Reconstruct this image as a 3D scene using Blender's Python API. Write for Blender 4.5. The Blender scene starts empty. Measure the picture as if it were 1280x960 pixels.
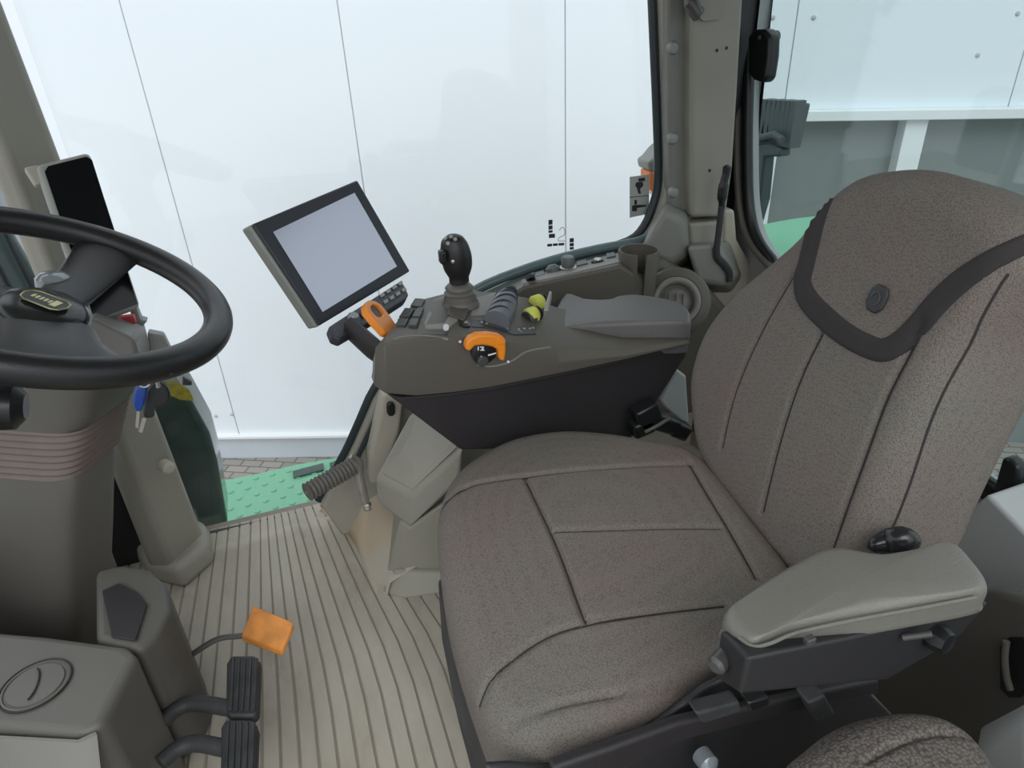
import bpy, bmesh, math
from mathutils import Vector as V, Matrix
from mathutils.bvhtree import BVHTree
col = bpy.context.scene.collection
# ------------------------------------------------------------------ camera
F, PX, PY = 850.0, 690.0, 480.0
PITCH, ROLL, YAW = math.radians(28.7), math.radians(-.8), math.radians(22)
CAM = V((0, 0, 1.05))
fh = V((math.sin(YAW), math.cos(YAW), 0)); rh = V((math.cos(YAW), -math.sin(YAW), 0)); ZZ = V((0, 0, 1))
cf = fh*math.cos(PITCH) - ZZ*math.sin(PITCH)
u0 = fh*math.sin(PITCH) + ZZ*math.cos(PITCH)
cr = rh*math.cos(ROLL) + u0*math.sin(ROLL)
cu = u0*math.cos(ROLL) - rh*math.sin(ROLL)
def ray(px, py): return cr*((px-PX)/F) - cu*((py-PY)/F) + cf
def W(px, py, X=None, Y=None, Z=None, D=None, pl=None):
    """a sight line from the photograph met with a real plane of the cab"""
    d = ray(px, py)
    if X is not None: t = X/d.x
    elif Y is not None: t = Y/d.y
    elif Z is not None: t = (Z-CAM.z)/d.z
    elif pl is not None: t = (pl[0]-CAM).dot(pl[1])/d.dot(pl[1])
    else: t = D
    return CAM + d*t
def Ws(pts, **k): return [W(p[0], p[1], **k) for p in pts]
def para(pts, D0):
    """four corners of a flat rectangle from its four picture corners; D0 = distance of the first"""
    a, b, c, d = [ray(*p) for p in pts]
    m = Matrix((( b.x, -c.x, d.x), (b.y, -c.y, d.y), (b.z, -c.z, d.z)))
    s = m.inverted() @ (a*D0)
    return [CAM+a*D0, CAM+b*s[0], CAM+c*s[1], CAM+d*s[2]]
# ------------------------------------------------------------------ materials
M = {}
def mat(name, c, rough=.6, bump=0, bscale=400, var=0, vscale=6, metal=0, coat=0, c2=None, spec=.5):
    m = bpy.data.materials.new(name); m.use_nodes = True
    nt = m.node_tree; b = nt.nodes['Principled BSDF']
    b.inputs['Base Color'].default_value = (*c, 1); b.inputs['Roughness'].default_value = rough
    b.inputs['Metallic'].default_value = metal; b.inputs['Coat Weight'].default_value = coat
    b.inputs['Specular IOR Level'].default_value = spec
    tc = nt.nodes.new('ShaderNodeTexCoord')
    if var or c2:
        n = nt.nodes.new('ShaderNodeTexNoise'); n.inputs['Scale'].default_value = vscale; n.inputs['Detail'].default_value = 6
        nt.links.new(tc.outputs['Object'], n.inputs['Vector'])
        r = nt.nodes.new('ShaderNodeValToRGB'); r.color_ramp.elements[0].position = .35; r.color_ramp.elements[1].position = .68
        d = c2 or tuple(v*(1-var) for v in c)
        r.color_ramp.elements[0].color = (*d, 1); r.color_ramp.elements[1].color = (*(c if c2 else tuple(v*(1+var) for v in c)), 1)
        nt.links.new(n.outputs['Fac'], r.inputs['Fac']); nt.links.new(r.outputs['Color'], b.inputs['Base Color'])
    if bump:
        n = nt.nodes.new('ShaderNodeTexNoise'); n.inputs['Scale'].default_value = bscale; n.inputs['Detail'].default_value = 2
        nt.links.new(tc.outputs['Object'], n.inputs['Vector'])
        bp = nt.nodes.new('ShaderNodeBump'); bp.inputs['Strength'].default_value = bump; bp.inputs['Distance'].default_value = .001
        nt.links.new(n.outputs['Fac'], bp.inputs['Height']); nt.links.new(bp.outputs['Normal'], b.inputs['Normal'])
    M[name] = m; return m
def fabric(name, ca, cb, scale):
    m = mat(name, ca, .95, spec=.15); nt = m.node_tree; b = nt.nodes['Principled BSDF']
    tc = nt.nodes.new('ShaderNodeTexCoord'); vo = nt.nodes.new('ShaderNodeTexVoronoi')
    vo.inputs['Scale'].default_value = scale; vo.inputs['Randomness'].default_value = .8
    nt.links.new(tc.outputs['Object'], vo.inputs['Vector'])
    r = nt.nodes.new('ShaderNodeValToRGB'); r.color_ramp.elements[0].position = .25; r.color_ramp.elements[1].position = .75
    r.color_ramp.elements[0].color = (*ca, 1); r.color_ramp.elements[1].color = (*cb, 1)
    nt.links.new(vo.outputs['Distance'], r.inputs['Fac'])
    n = nt.nodes.new('ShaderNodeTexNoise'); n.inputs['Scale'].default_value = 7; n.inputs['Detail'].default_value = 3
    nt.links.new(tc.outputs['Object'], n.inputs['Vector'])
    mx = nt.nodes.new('ShaderNodeMix'); mx.data_type = 'RGBA'; mx.blend_type = 'MULTIPLY'
    r2 = nt.nodes.new('ShaderNodeValToRGB'); r2.color_ramp.elements[0].position = .3; r2.color_ramp.elements[1].position = .7
    r2.color_ramp.elements[0].color = (1, .93, .92, 1); r2.color_ramp.elements[1].color = (.95, 1, .96, 1)
    nt.links.new(n.outputs['Fac'], r2.inputs['Fac'])
    mx.inputs[0].default_value = 1
    nt.links.new(r.outputs['Color'], mx.inputs[6]); nt.links.new(r2.outputs['Color'], mx.inputs[7])
    nt.links.new(mx.outputs[2], b.inputs['Base Color'])
    bp = nt.nodes.new('ShaderNodeBump'); bp.inputs['Strength'].default_value = .5; bp.inputs['Distance'].default_value = .0012; bp.invert = True
    nt.links.new(vo.outputs['Distance'], bp.inputs['Height']); nt.links.new(bp.outputs['Normal'], b.inputs['Normal'])
    return m
def glass(name, tint, refl=1.0, ior=1.45):
    m = bpy.data.materials.new(name); m.use_nodes = True; nt = m.node_tree; nt.nodes.clear()
    o = nt.nodes.new('ShaderNodeOutputMaterial'); t = nt.nodes.new('ShaderNodeBsdfTransparent'); t.inputs[0].default_value = (*tint, 1)
    g = nt.nodes.new('ShaderNodeBsdfGlossy'); g.inputs['Roughness'].default_value = .02
    ge = nt.nodes.new('ShaderNodeNewGeometry'); vm = nt.nodes.new('ShaderNodeVectorMath'); vm.operation = 'DOT_PRODUCT'
    nt.links.new(ge.outputs['Incoming'], vm.inputs[0]); nt.links.new(ge.outputs['Normal'], vm.inputs[1])
    def mth(op, a, b=None):
        q = nt.nodes.new('ShaderNodeMath'); q.operation = op
        for k_, v_ in ((0, a), (1, b)):
            if v_ is None: continue
            if isinstance(v_, (int, float)): q.inputs[k_].default_value = v_
            else: nt.links.new(v_, q.inputs[k_])
        return q.outputs[0]
    c5 = mth('POWER', mth('SUBTRACT', 1.0, mth('ABSOLUTE', vm.outputs['Value'])), 5.0)
    sch = mth('ADD', mth('MULTIPLY', c5, .96), .04)
    mu = nt.nodes.new('ShaderNodeMath'); mu.operation = 'MULTIPLY'; mu.inputs[1].default_value = refl
    mx = nt.nodes.new('ShaderNodeMixShader'); nt.links.new(sch, mu.inputs[0]); nt.links.new(mu.outputs[0], mx.inputs[0])
    nt.links.new(t.outputs[0], mx.inputs[1]); nt.links.new(g.outputs[0], mx.inputs[2]); nt.links.new(mx.outputs[0], o.inputs[0])
    M[name] = m; return m
mat('beige', (.30, .285, .24), .55, .25, 500, .06, 5)
mat('beige_light', (.42, .39, .32), .55, .2, 500, .05, 5)
mat('grey_panel', (.42, .43, .43), .45, .15, 500, .03, 4)
mat('taupe', (.092, .082, .066), .5, .3, 600, .05, 6)
mat('taupe_light', (.20, .195, .175), .5, .2, 600, .05, 6)
mat('column', (.10, .093, .082), .55, .25, 500, .06, 5)
mat('column_grey', (.125, .117, .105), .5, .25, 500, .04, 5)
mat('bellows', (.17, .135, .12), .8, .3, 300, .1, 12)
mat('pad', (.13, .125, .122), .45, .5, 700, .04, 8)
mat('armpad', (.175, .17, .15), .38, .5, 700, .05, 8)
mat('dark', (.022, .022, .024), .5, .2, 500)
mat('console_dark', (.022, .019, .021), .55, .3, 500, .1, 8)
mat('black', (.010, .011, .012), .35, .1, 500)
mat('rubber', (.035, .037, .038), .6, .3, 300, .3, 30)
mat('wheel', (.014, .014, .015), .38, .25, 700)
mat('wheel_gloss', (.018, .02, .021), .22)
mat('screen', (.50, .475, .55), .2, metal=1)
mat('display_glass', (.004, .005, .007), .12, spec=.3)
mat('bezel', (.035, .038, .048), .45)
mat('housing', (.30, .31, .28), .45)
mat('orange', (.85, .26, .015), .4)
mat('orange_pedal', (.62, .24, .05), .6, .4, 200, .25, 25)
mat('yellow', (.65, .68, .12), .5)
mat('label_yellow', (.50, .42, .03), .6, c2=(.25, .2, .03), vscale=60)
mat('blue', (.01, .06, .33), .35)
mat('red', (.5, .05, .06), .5)
mat('metal', (.5, .48, .44), .35, .2, 200, .15, 30, metal=.8)
mat('gold', (.45, .42, .22), .3, metal=.8)
mat('seal', (.018, .028, .032), .45)
mat('rail', (.10, .15, .16), .35, .2, 200, .1, 20)
mat('rail_panel', (.27, .31, .31), .35)
mat('screw', (.09, .09, .085), .4, metal=.3)
mat('cap', (.26, .27, .25), .4)
mat('sticker', (.42, .44, .42), .5)
mat('ink', (.02, .02, .022), .6)
mat('white', (.75, .77, .78), .5)
mat('keyface', (.05, .055, .05), .5)
mat('keymark', (.30, .31, .28), .5)
mat('grille', (.13, .14, .16), .4)
mat('switch', (.10, .115, .115), .4)
mat('clear_grey', (.22, .25, .27), .12, spec=.9)
mat('mint', (.20, .50, .32), .5)
mat('fender', (.015, .05, .04), .12, c2=(.06, .085, .08), vscale=7)  # lighter grey-green patches put reflection into the colour
mat('bodywork', (.06, .085, .085), .25)
mat('lens', (.75, .22, .05), .2)
mat('band', (.035, .031, .032), .9, .5, 500)
mat('badge', (.03, .033, .035), .5)
mat('window_frame', (.78, .80, .81), .5)
mat('building_glass', (.21, .235, .23), .15)
mat('lamp_grey', (.085, .105, .11), .5)
fabric('fabric', (.225, .199, .182), (.142, .126, .115), 600)
fabric('fabric_head', (.25, .225, .21), (.15, .134, .124), 420)
fabric('fabric_coarse', (.19, .17, .158), (.085, .075, .07), 330)
glass('glass', (.985, .995, .995), .8)
glass('glass_rear', (.80, .86, .86), 1.2)
# building panel: white with faint unevenness
mat('panel', (.79, .84, .885), .45, 0, 0, .015, .7)
mat('plinth', (.50, .55, .60), .7, .2, 60, .05, 3)
mat('seam', (.45, .47, .49), .7)
def mat_mat():
    m = mat('floor_mat', (.40, .375, .33), .62); nt = m.node_tree; b = nt.nodes['Principled BSDF']
    tc = nt.nodes.new('ShaderNodeTexCoord')
    n = nt.nodes.new('ShaderNodeTexNoise'); n.inputs['Scale'].default_value = 5; n.inputs['Detail'].default_value = 8; n.inputs['Roughness'].default_value = .65
    mp = nt.nodes.new('ShaderNodeMapping'); mp.inputs['Scale'].default_value = (1.6, .6, 1)
    nt.links.new(tc.outputs['Object'], mp.inputs[0]); nt.links.new(mp.outputs[0], n.inputs['Vector'])
    r = nt.nodes.new('ShaderNodeValToRGB'); e = r.color_ramp.elements
    e[0].position = .28; e[0].color = (.24, .21, .17, 1); e[1].position = .72; e[1].color = (.47, .435, .365, 1)
    e.new(.45).color = (.37, .335, .275, 1)
    nt.links.new(n.outputs['Fac'], r.inputs['Fac']); nt.links.new(r.outputs['Color'], b.inputs['Base Color'])
    n2 = nt.nodes.new('ShaderNodeTexNoise'); n2.inputs['Scale'].default_value = 120
    nt.links.new(tc.outputs['Object'], n2.inputs['Vector'])
    bp = nt.nodes.new('ShaderNodeBump'); bp.inputs['Strength'].default_value = .3; bp.inputs['Distance'].default_value = .001
    nt.links.new(n2.outputs['Fac'], bp.inputs['Height']); nt.links.new(bp.outputs['Normal'], b.inputs['Normal'])
mat_mat()
mat('mat_groove', (.22, .195, .16), .8)
mat('ramp', (.40, .37, .315), .6, .2, 200, c2=(.42, .33, .22), vscale=5)
def paver():
    m = mat('paver', (.3, .28, .25), .85); nt = m.node_tree; b = nt.nodes['Principled BSDF']
    tc = nt.nodes.new('ShaderNodeTexCoord'); mp = nt.nodes.new('ShaderNodeMapping'); mp.inputs['Rotation'].default_value = (0, 0, .5)
    br = nt.nodes.new('ShaderNodeTexBrick'); br.inputs['Scale'].default_value = 4.2
    br.inputs['Color1'].default_value = (.33, .31, .28, 1); br.inputs['Color2'].default_value = (.25, .24, .22, 1); br.inputs['Mortar'].default_value = (.14, .13, .11, 1)
    br.inputs['Mortar Size'].default_value = .02
    nt.links.new(tc.outputs['Object'], mp.inputs[0]); nt.links.new(mp.outputs[0], br.inputs['Vector']); nt.links.new(br.outputs['Color'], b.inputs['Base Color'])
paver()
# ------------------------------------------------------------------ builders
def tag(o, label=None, cat=None, group=None, kind=None):
    if label: o['label'] = label
    if cat: o['category'] = cat
    if group: o['group'] = group
    if kind: o['kind'] = kind
    return o
def thing(name, label, cat, loc=(0, 0, 0), group=None):
    o = bpy.data.objects.new(name, None); col.objects.link(o); o.location = loc; o.empty_display_size = .05
    return tag(o, label, cat, group)
def finish(name, verts, faces, m, parent=None, bevel=0, seg=3, ang=35, sub=0):
    """mesh object; vertices in world metres, origin moved to the middle of the foot of the mesh"""
    lo = V((min(v[0] for v in verts), min(v[1] for v in verts), min(v[2] for v in verts)))
    hi = V((max(v[0] for v in verts), max(v[1] for v in verts), max(v[2] for v in verts)))
    org = V(((lo.x+hi.x)/2, (lo.y+hi.y)/2, lo.z))
    me = bpy.data.meshes.new(name); me.from_pydata([tuple(V(v)-org) for v in verts], [], faces)
    bm = bmesh.new(); bm.from_mesh(me); bmesh.ops.recalc_face_normals(bm, faces=bm.faces); bm.to_mesh(me); bm.free()
    for p in me.polygons: p.use_smooth = True
    me.set_sharp_from_angle(angle=math.radians(ang))
    me.materials.append(M[m]); o = bpy.data.objects.new(name, me); col.objects.link(o)
    wl = V(org); p = parent; 
    while p: wl = wl - p.location; p = p.parent
    o.parent = parent; o.location = wl
    if bevel:
        b = o.modifiers.new('bevel', 'BEVEL'); b.width = bevel; b.segments = seg; b.limit_method = 'ANGLE'; b.angle_limit = math.radians(30); b.harden_normals = False
    if sub:
        s = o.modifiers.new('sub', 'SUBSURF'); s.levels = sub; s.render_levels = sub
    return o
class MB:
    def __init__(s): s.v = []; s.f = []
    def prism(s, pts, off):
        off = V(off); n = len(pts); b = len(s.v)
        s.v += [V(p) for p in pts] + [V(p)+off for p in pts]
        s.f.append(list(range(b, b+n))); s.f.append(list(range(b+2*n-1, b+n-1, -1)))
        for i in range(n):
            j = (i+1) % n; s.f.append([b+i, b+n+i, b+n+j, b+j])
        return s
    def taper(s, a, c):
        n = len(a); b = len(s.v); s.v += [V(p) for p in a]+[V(p) for p in c]
        s.f.append(list(range(b, b+n))); s.f.append(list(range(b+2*n-1, b+n-1, -1)))
        for i in range(n):
            j = (i+1) % n; s.f.append([b+i, b+n+i, b+n+j, b+j])
        return s
    def loft(s, rings, closed=False, cap=True):
        b = len(s.v); n = len(rings[0]); k = len(rings)
        for r in rings: s.v += [V(p) for p in r]
        for i in range(k if closed else k-1):
            a = b+i*n; c = b+((i+1) % k)*n
            for j in range(n):
                l = (j+1) % n; s.f.append([a+j, a+l, c+l, c+j])
        if cap and not closed:
            s.f.append([b+j for j in range(n)][::-1]); s.f.append([b+(k-1)*n+j for j in range(n)])
        return s
    def tube(s, pts, rad, seg=14, closed=False, flat=1.0, up=None):
        pts = [V(p) for p in pts]; n = len(pts)
        if not hasattr(rad, '__len__'): rad = [rad]*n
        rings = []
        prev = None
        for i, p in enumerate(pts):
            a = pts[(i-1) % n] if (closed or i > 0) else p
            c = pts[(i+1) % n] if (closed or i < n-1) else p
            t = (c-a).normalized()
            ref = V(up) if up is not None else (prev if prev is not None else (V((0, 0, 1)) if abs(t.z) < .9 else V((1, 0, 0))))
            e = (ref - t*ref.dot(t)).normalized(); g = t.cross(e); prev = e
            rings.append([p + e*(math.cos(2*math.pi*k/seg)*rad[i]) + g*(math.sin(2*math.pi*k/seg)*rad[i]*flat) for k in range(seg)])
        return s.loft(rings, closed)
    def lathe(s, o, axis, prof, seg=28):
        o = V(o); ax = V(axis).normalized(); e = ax.orthogonal().normalized(); g = ax.cross(e)
        rings = [[o + ax*h + e*(r*math.cos(2*math.pi*k/seg)) + g*(r*math.sin(2*math.pi*k/seg)) for k in range(seg)] for r, h in prof]
        return s.loft(rings)
    def box(s, c, ax, ay, az):
        c, ax, ay, az = V(c), V(ax)/2, V(ay)/2, V(az)/2
        return s.prism([c-ax-ay-az, c+ax-ay-az, c+ax+ay-az, c-ax+ay-az], az*2)
    def build(s, name, m, parent=None, **k): return finish(name, s.v, s.f, m, parent, **k)
def prism(name, pts, off, m, parent=None, **k): return MB().prism(pts, off).build(name, m, parent, **k)
def spline(pts, per=8, closed=False):
    pts = [V(p) for p in pts]; n = len(pts); out = []
    for i in range(n if closed else n-1):
        p0 = pts[(i-1) % n] if (closed or i > 0) else pts[0]*2-pts[1]
        p1 = pts[i]; p2 = pts[(i+1) % n]
        p3 = pts[(i+2) % n] if (closed or i < n-2) else pts[-1]*2-pts[-2]
        for k in range(per):
            t = k/per
            out.append(.5*((2*p1)+(p2-p0)*t+(2*p0-5*p1+4*p2-p3)*t*t+(3*p1-p0-3*p2+p3)*t**3))
    if not closed: out.append(pts[-1])
    return out
def resample(pts, N):
    L = [0]; n = len(pts)
    for i in range(n): L.append(L[-1]+(pts[(i+1) % n]-pts[i]).length)
    out = []; j = 0
    for k in range(N):
        d = L[-1]*k/N
        while L[j+1] < d: j += 1
        t = (d-L[j])/max(1e-9, L[j+1]-L[j]); out.append(pts[j].lerp(pts[(j+1) % n], t))
    return out
def pdist(p, pl):
    b = 9
    for i in range(len(pl)-1):
        a = pl[i]; d = pl[i+1]-a; t = max(0, min(1, (p-a).dot(d)/max(1e-12, d.length_squared)))
        b = min(b, (p-a-d*t).length)
    return b
def cushion(name, outline, frame, thick, r, m, parent=None, N=300, R=70, crown=.01, grooves=(), hf=None, smooth=True, depth=.006, gw=.005, per=8, rtop=None, bottom=.93):
    """upholstered slab: outline in the frame's plane, rounded rim, crowned top with sewn-in grooves"""
    o, ax, ay, n = frame
    def l2(p): d = p-o; return V((d.dot(ax), d.dot(ay), 0))
    ol = [l2(p) for p in outline]
    if smooth: ol = spline(ol, per, True)
    ol = resample(ol, N)
    c = V((0, 0, 0))
    for p in ol: c += p
    c /= N
    gr = [spline([l2(p) for p in g], 5) for g in grooves]
    rings = []
    hh = lambda p: hf(p.x, p.y) if hf else 0
    def ring(sf, h, top):
        out = []
        for p in ol:
            L = (p-c).length; s = sf(L); q = c+(p-c)*s
            z = h(s, L) if callable(h) else h
            if top:
                for g in gr:
                    d = pdist(q, g)
                    if d < gw*3: z -= depth*math.exp(-(d/gw)**2)
                z += hh(q)
            out.append(o+ax*q.x+ay*q.y+n*z)
        return out
    rings.append(ring(lambda L: bottom, -thick, False)); rings.append(ring(lambda L: bottom+.045, -thick+r*.2, False))
    for k in range(4):
        rings.append(ring(lambda L: 1.0-.008*(k == 0), -thick+r*.6+(thick-1.6*r)*k/3, k == 3))
    K = 8
    for k in range(1, K+1):
        th = math.pi/2*k/K
        rings.append(ring(lambda L: 1-(1-math.cos(th))*r/L, lambda s, L: -r+r*math.sin(th)+crown*(1-s*s), True))
    for k in range(1, R):
        t = 1-k/R
        rings.append(ring(lambda L: (1-r/L)*t, lambda s, L: crown*(1-s*s), True))
    mb = MB(); mb.loft(rings, cap=False)
    b = len(mb.v); mb.v.append(o+ax*c.x+ay*c.y+n*(crown+hh(c)))
    n0 = (len(rings)-1)*N
    for j in range(N): mb.f.append([n0+j, n0+(j+1) % N, b])
    mb.f.append(list(range(N))[::-1])
    return mb.build(name, m, parent, ang=60)
def bvh(*objs):
    vs = []; fs = []
    for o in objs:
        off = V(o.location); p = o.parent
        while p: off += p.location; p = p.parent
        b = len(vs); vs += [v.co+off for v in o.data.vertices]; fs += [[b+i for i in f.vertices] for f in o.data.polygons]
    return BVHTree.FromPolygons(vs, fs)
def hit(t, px, py):
    d = ray(px, py).normalized(); r = t.ray_cast(CAM, d)
    if r[0] is None: return None
    n = r[1] if r[1].dot(d) < 0 else -r[1]
    return r[0], n
def on(t, px, py, D=1.1):
    h = hit(t, px, py)
    return h if h else (W(px, py, D=D), -cf)
def decal(mb, t, pts, lift=.001, thick=.001, D=1.1):
    """small flat plate laid on a surface"""
    h = [on(t, x, y, D) for x, y in pts]; n = V((0, 0, 0))
    for q in h: n += q[1]
    n.normalize()
    return mb.prism([q[0]+n*lift for q in h], n*thick)
def rr(x0, y0, x1, y1, r=.25):
    """picture rectangle with cut corners"""
    a = min(abs(x1-x0), abs(y1-y0))*r
    return [(x0+a, y0), (x1-a, y0), (x1, y0+a), (x1, y1-a), (x1-a, y1), (x0+a, y1), (x0, y1-a), (x0, y0+a)]
def mpx(p, px): return px/F*((V(p)-CAM).dot(cf))
X_, Y_ = V((1, 0, 0)), V((0, 1, 0))
# ------------------------------------------------------------------ outside: building, ground
BD = 3.27
bc = CAM + fh*BD; bc.z = 0
def B(s, z, d=0): return bc + rh*s + ZZ*z + fh*d
tag(prism('ground', [V((-9, -7, -1.24)), V((9, -7, -1.24)), V((9, 9, -1.24)), V((-9, 9, -1.24))], (0, 0, .04), 'paver'), kind='structure')
seams = [-3.68, -2.73, -1.785, -.877, .077, 1.06, 2.07, 3.04, 4.0]
mb = MB()
for a, b in zip(seams, seams[1:]):
    zb = -1.04 if a < .9 and b < 1.1 else .65
    mb.prism([B(a+.0025, zb), B(b-.0025, zb), B(b-.0025, 3.2), B(a+.0025, 3.2)], fh*.06)
wo = tag(mb.build('wall_outside', 'panel', bevel=.0015, seg=2), kind='structure')
tag(prism('wall_backing', [B(-3.7, -1.02, .006), B(1.06, -1.02, .006), B(1.06, .66, .006), B(4, .66, .006), B(4, 3.2, .006), B(-3.7, 3.2, .006)], fh*.05, 'seam'), kind='structure')
tag(prism('trim_1', [B(-3.7, -1.055, -.03), B(1.06, -1.055, -.03), B(1.06, -1.035, -.03), B(-3.7, -1.035, -.03)], fh*.07, 'window_frame', bevel=.004), kind='structure')
tag(prism('baseboard_outside', [B(-3.7, -1.2, 0), B(1.06, -1.2, 0), B(1.06, -1.055, 0), B(-3.7, -1.055, 0)], fh*.05, 'plinth'), kind='structure')
wn = tag(prism('window_3', [B(1.06, -1.2, .05), B(4, -1.2, .05), B(4, .62, .05), B(1.06, .62, .05)], fh*.02, 'building_glass'), kind='structure')
mb = MB()
mb.box(B(2.53, .628, .0), rh*2.94, ZZ*.044, fh*.12)
mb.box(B(1.665, -.3, .02), rh*.10, ZZ*1.82, fh*.09)
mb.box(B(2.9, -.3, .02), rh*.10, ZZ*1.82, fh*.09)
mb.build('window_frame', 'window_frame', wn, bevel=.004)
for x, y in [(966, 22), (1017, 22), (1272, 17), (1222, 69), (270, 520), (290, 518)]:
    d = ray(x, y); p = CAM+d*(BD/d.dot(fh))
    MB().lathe(p+fh*.002, -fh, [(.010, 0), (.010, .005), (.005, .009)], 12).build('panel_screw', 'seam', wo)
# ------------------------------------------------------------------ cab shell
# floor mat with long ribs running across the cab
def floor():
    x0, x1 = -.62, 1.02; w = .0287; ys = [-.12, .2, .5, .75, .85, .95, 1.05, 1.12, 1.2, 1.28, 1.36, 1.44]
    def warp(x, y):
        s = 0
        if y > .9: s = -(y-.9)*max(0, min(1, (x+.2)/.35))*.2
        if x < -.05: s += -(y-.75)*(x+.05)*.22
        return x+s
    mb = MB(); g = .0022; h = .0028
    n = int((x1-x0)/w)
    for i in range(n):
        a = x0+i*w+g/2; b = a+w-g
        prof = [(a, 0), (a+.002, h), (b-.002, h), (b, 0)]
        mb.loft([[V((warp(x, y), y, z)) for x, z in prof] for y in ys])
    o = mb.build('floor', 'floor_mat', ang=30); tag(o, kind='structure')
    b = prism('mat_base', [V((-.66, -.14, -.03)), V((1.04, -.14, -.03)), V((1.04, 1.46, -.03)), V((-.66, 1.46, -.03))], (0, 0, .0305), 'mat_groove', o)
floor()
# sill of the right-hand doorway, raised lips at its corners
sill = Ws([(240, 672), (262, 668), (400, 636), (432, 622), (500, 600)], Y=1.43)
mb = MB(); mb.tube(spline(sill, 4), .008, 8)
tag(mb.build('trim_3', 'seal'), kind='structure')
# right wall below and behind the big glass
path = [(402, 634), (436, 575), (455, 534), (476, 490), (520, 435), (560, 395), (600, 371), (650, 348), (700, 331), (750, 319), (795, 306), (815, 288), (828, 258), (834, 225), (833, 150), (830, 60), (828, 0)]
P3 = spline(Ws(path, Y=1.30), 3)
top = P3[-1]
wallp = P3 + [V((top.x-.01, 1.30, 1.56)), V((.935, 1.30, 1.56)), V((.935, 1.30, 0)), V((.0, 1.30, 0))]
tag(prism('wall_right', wallp, (0, .05, 0), 'beige', bevel=.006), kind='structure')
tag(prism('trim_20', [V((.92, 1.352, 0)), V((1.05, 1.365, 0)), V((1.05, 1.385, 0)), V((.92, 1.372, 0))], (0, 0, 1.56), 'dark'), kind='structure')
# glass pane of the right side, with seal
gl = P3 + [V((top.x-.01, 1.30, 1.52)), V((-.30, 1.30, 1.52)), V((-.28, 1.30, .02)), V((-.0, 1.30, .02))]
win = tag(prism('window_1', [p+Y_*.055 for p in gl], (0, .005, 0), 'glass'), kind='structure')
mb = MB(); mb.tube([p+V((-.004, .03, 0)) for p in P3+[V((top.x-.01, 1.30, 1.5))]], .0105, 10)
mb.build('seal', 'seal', win)
mb = MB(); mb.tube(spline([p+V((.012, -.006, -.006)) for p in Ws([(436, 575), (455, 534), (476, 490), (500, 455)], Y=1.3)], 3), .006, 8)
mb.build('inner_seal', 'seal', win)
# rail that crosses the lower glass
mb = MB(); mb.tube(spline(Ws([(560, 390), (598, 361), (650, 339), (700, 323), (750, 311), (800, 301), (822, 286)], Y=1.28), 5), .0105, 12)
tag(mb.build('grab_rail', 'rail'), 'dark teal round rail curving along the lower edge of the big side glass', 'rail')
tag(prism('trim_23', Ws([(566, 396), (600, 368), (650, 345), (700, 329), (750, 317), (800, 307), (800, 322), (700, 352), (640, 380), (580, 410)], Y=1.295), (0, .004, 0), 'rail_panel'), kind='structure')
# front right pillar, two faces, standing on a foot
pw = [W(150, 560, Y=1.25), W(193, 560, Y=1.22), W(232, 560, Y=1.30)]
def pil(z, k=0):
    # plan outline of the pillar at height z
    s = -.012*(z)
    k = 1+.055*(1-z)
    return [V((p.x*k, p.y*k, p.z)) for p in [V((-.378, 1.31, z)), V((-.368, 1.25, z)), V((-.325+s, 1.225, z)), V((-.268+2.2*s, 1.30, z)), V((-.285+2.2*s, 1.36, z)), V((-.375, 1.355, z))]]
mb = MB(); mb.loft([pil(z) for z in (.0, .3, .7, 1.1, 1.56)])
pl = mb.build('trim_4', 'beige', bevel=.012, seg=4); tag(pl, kind='structure')
ft = Ws([(165, 690), (188, 728), (232, 738), (271, 704), (266, 668), (185, 650)], Z=0)
fc = sum(ft, V((0, 0, 0)))/6
mb = MB(); mb.taper(ft, [fc+(p-fc)*.88+ZZ*.05 for p in ft])
tag(mb.build('trim_5', 'beige', bevel=.015, seg=4), kind='structure')
mb = MB(); q = W(208, 583, Y=1.285); mb.lathe(q, (V((.6, -1, .1))), [(.012, -.01), (.012, .012), (.008, .016), (.002, .017)], 20)
tag(mb.build('pillar_peg', 'beige_light'), 'small round beige peg on the front right pillar below the keys', 'peg')
# windshield double gasket in front of the pillar
g1 = spline(Ws([(-6, 262), (6, 292), (24, 330), (47, 375), (70, 420)], Y=1.36), 3)
mb = MB(); mb.tube([p+X_*-.0 for p in g1], .004, 8); mb.tube([p+X_*-.03 for p in g1], .005, 8)
tag(mb.build('trim_6', 'seal'), kind='structure')
tag(prism('wall_front', Ws([(60, 480), (130, 500), (150, 560), (200, 705), (120, 720), (60, 700)], Y=1.385), (0, .03, 0), 'dark'), kind='structure')
tag(prism('wall_dash', [V((-.66, .05, 0)), V((-.66, 1.37, 0)), V((-.66, 1.37, .35)), V((-.66, .05, .35))], (.03, 0, 0), 'dark'), kind='structure')
tag(prism('window_2', [V((-.62, .05, .35)), V((-.62, 1.38, .35)), V((-.45, 1.38, 1.5)), V((-.45, .05, 1.5))], (-.004, 0, 0), 'glass'), kind='structure')
# ceiling over the cab, out of view, put in to shade the interior
tag(prism('ceiling', [V((-.75, -.1, 1.56)), V((1.15, -.1, 1.56)), V((1.15, 1.4, 1.56)), V((-.75, 1.4, 1.56))], (0, 0, .08), 'beige'), kind='structure')
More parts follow.
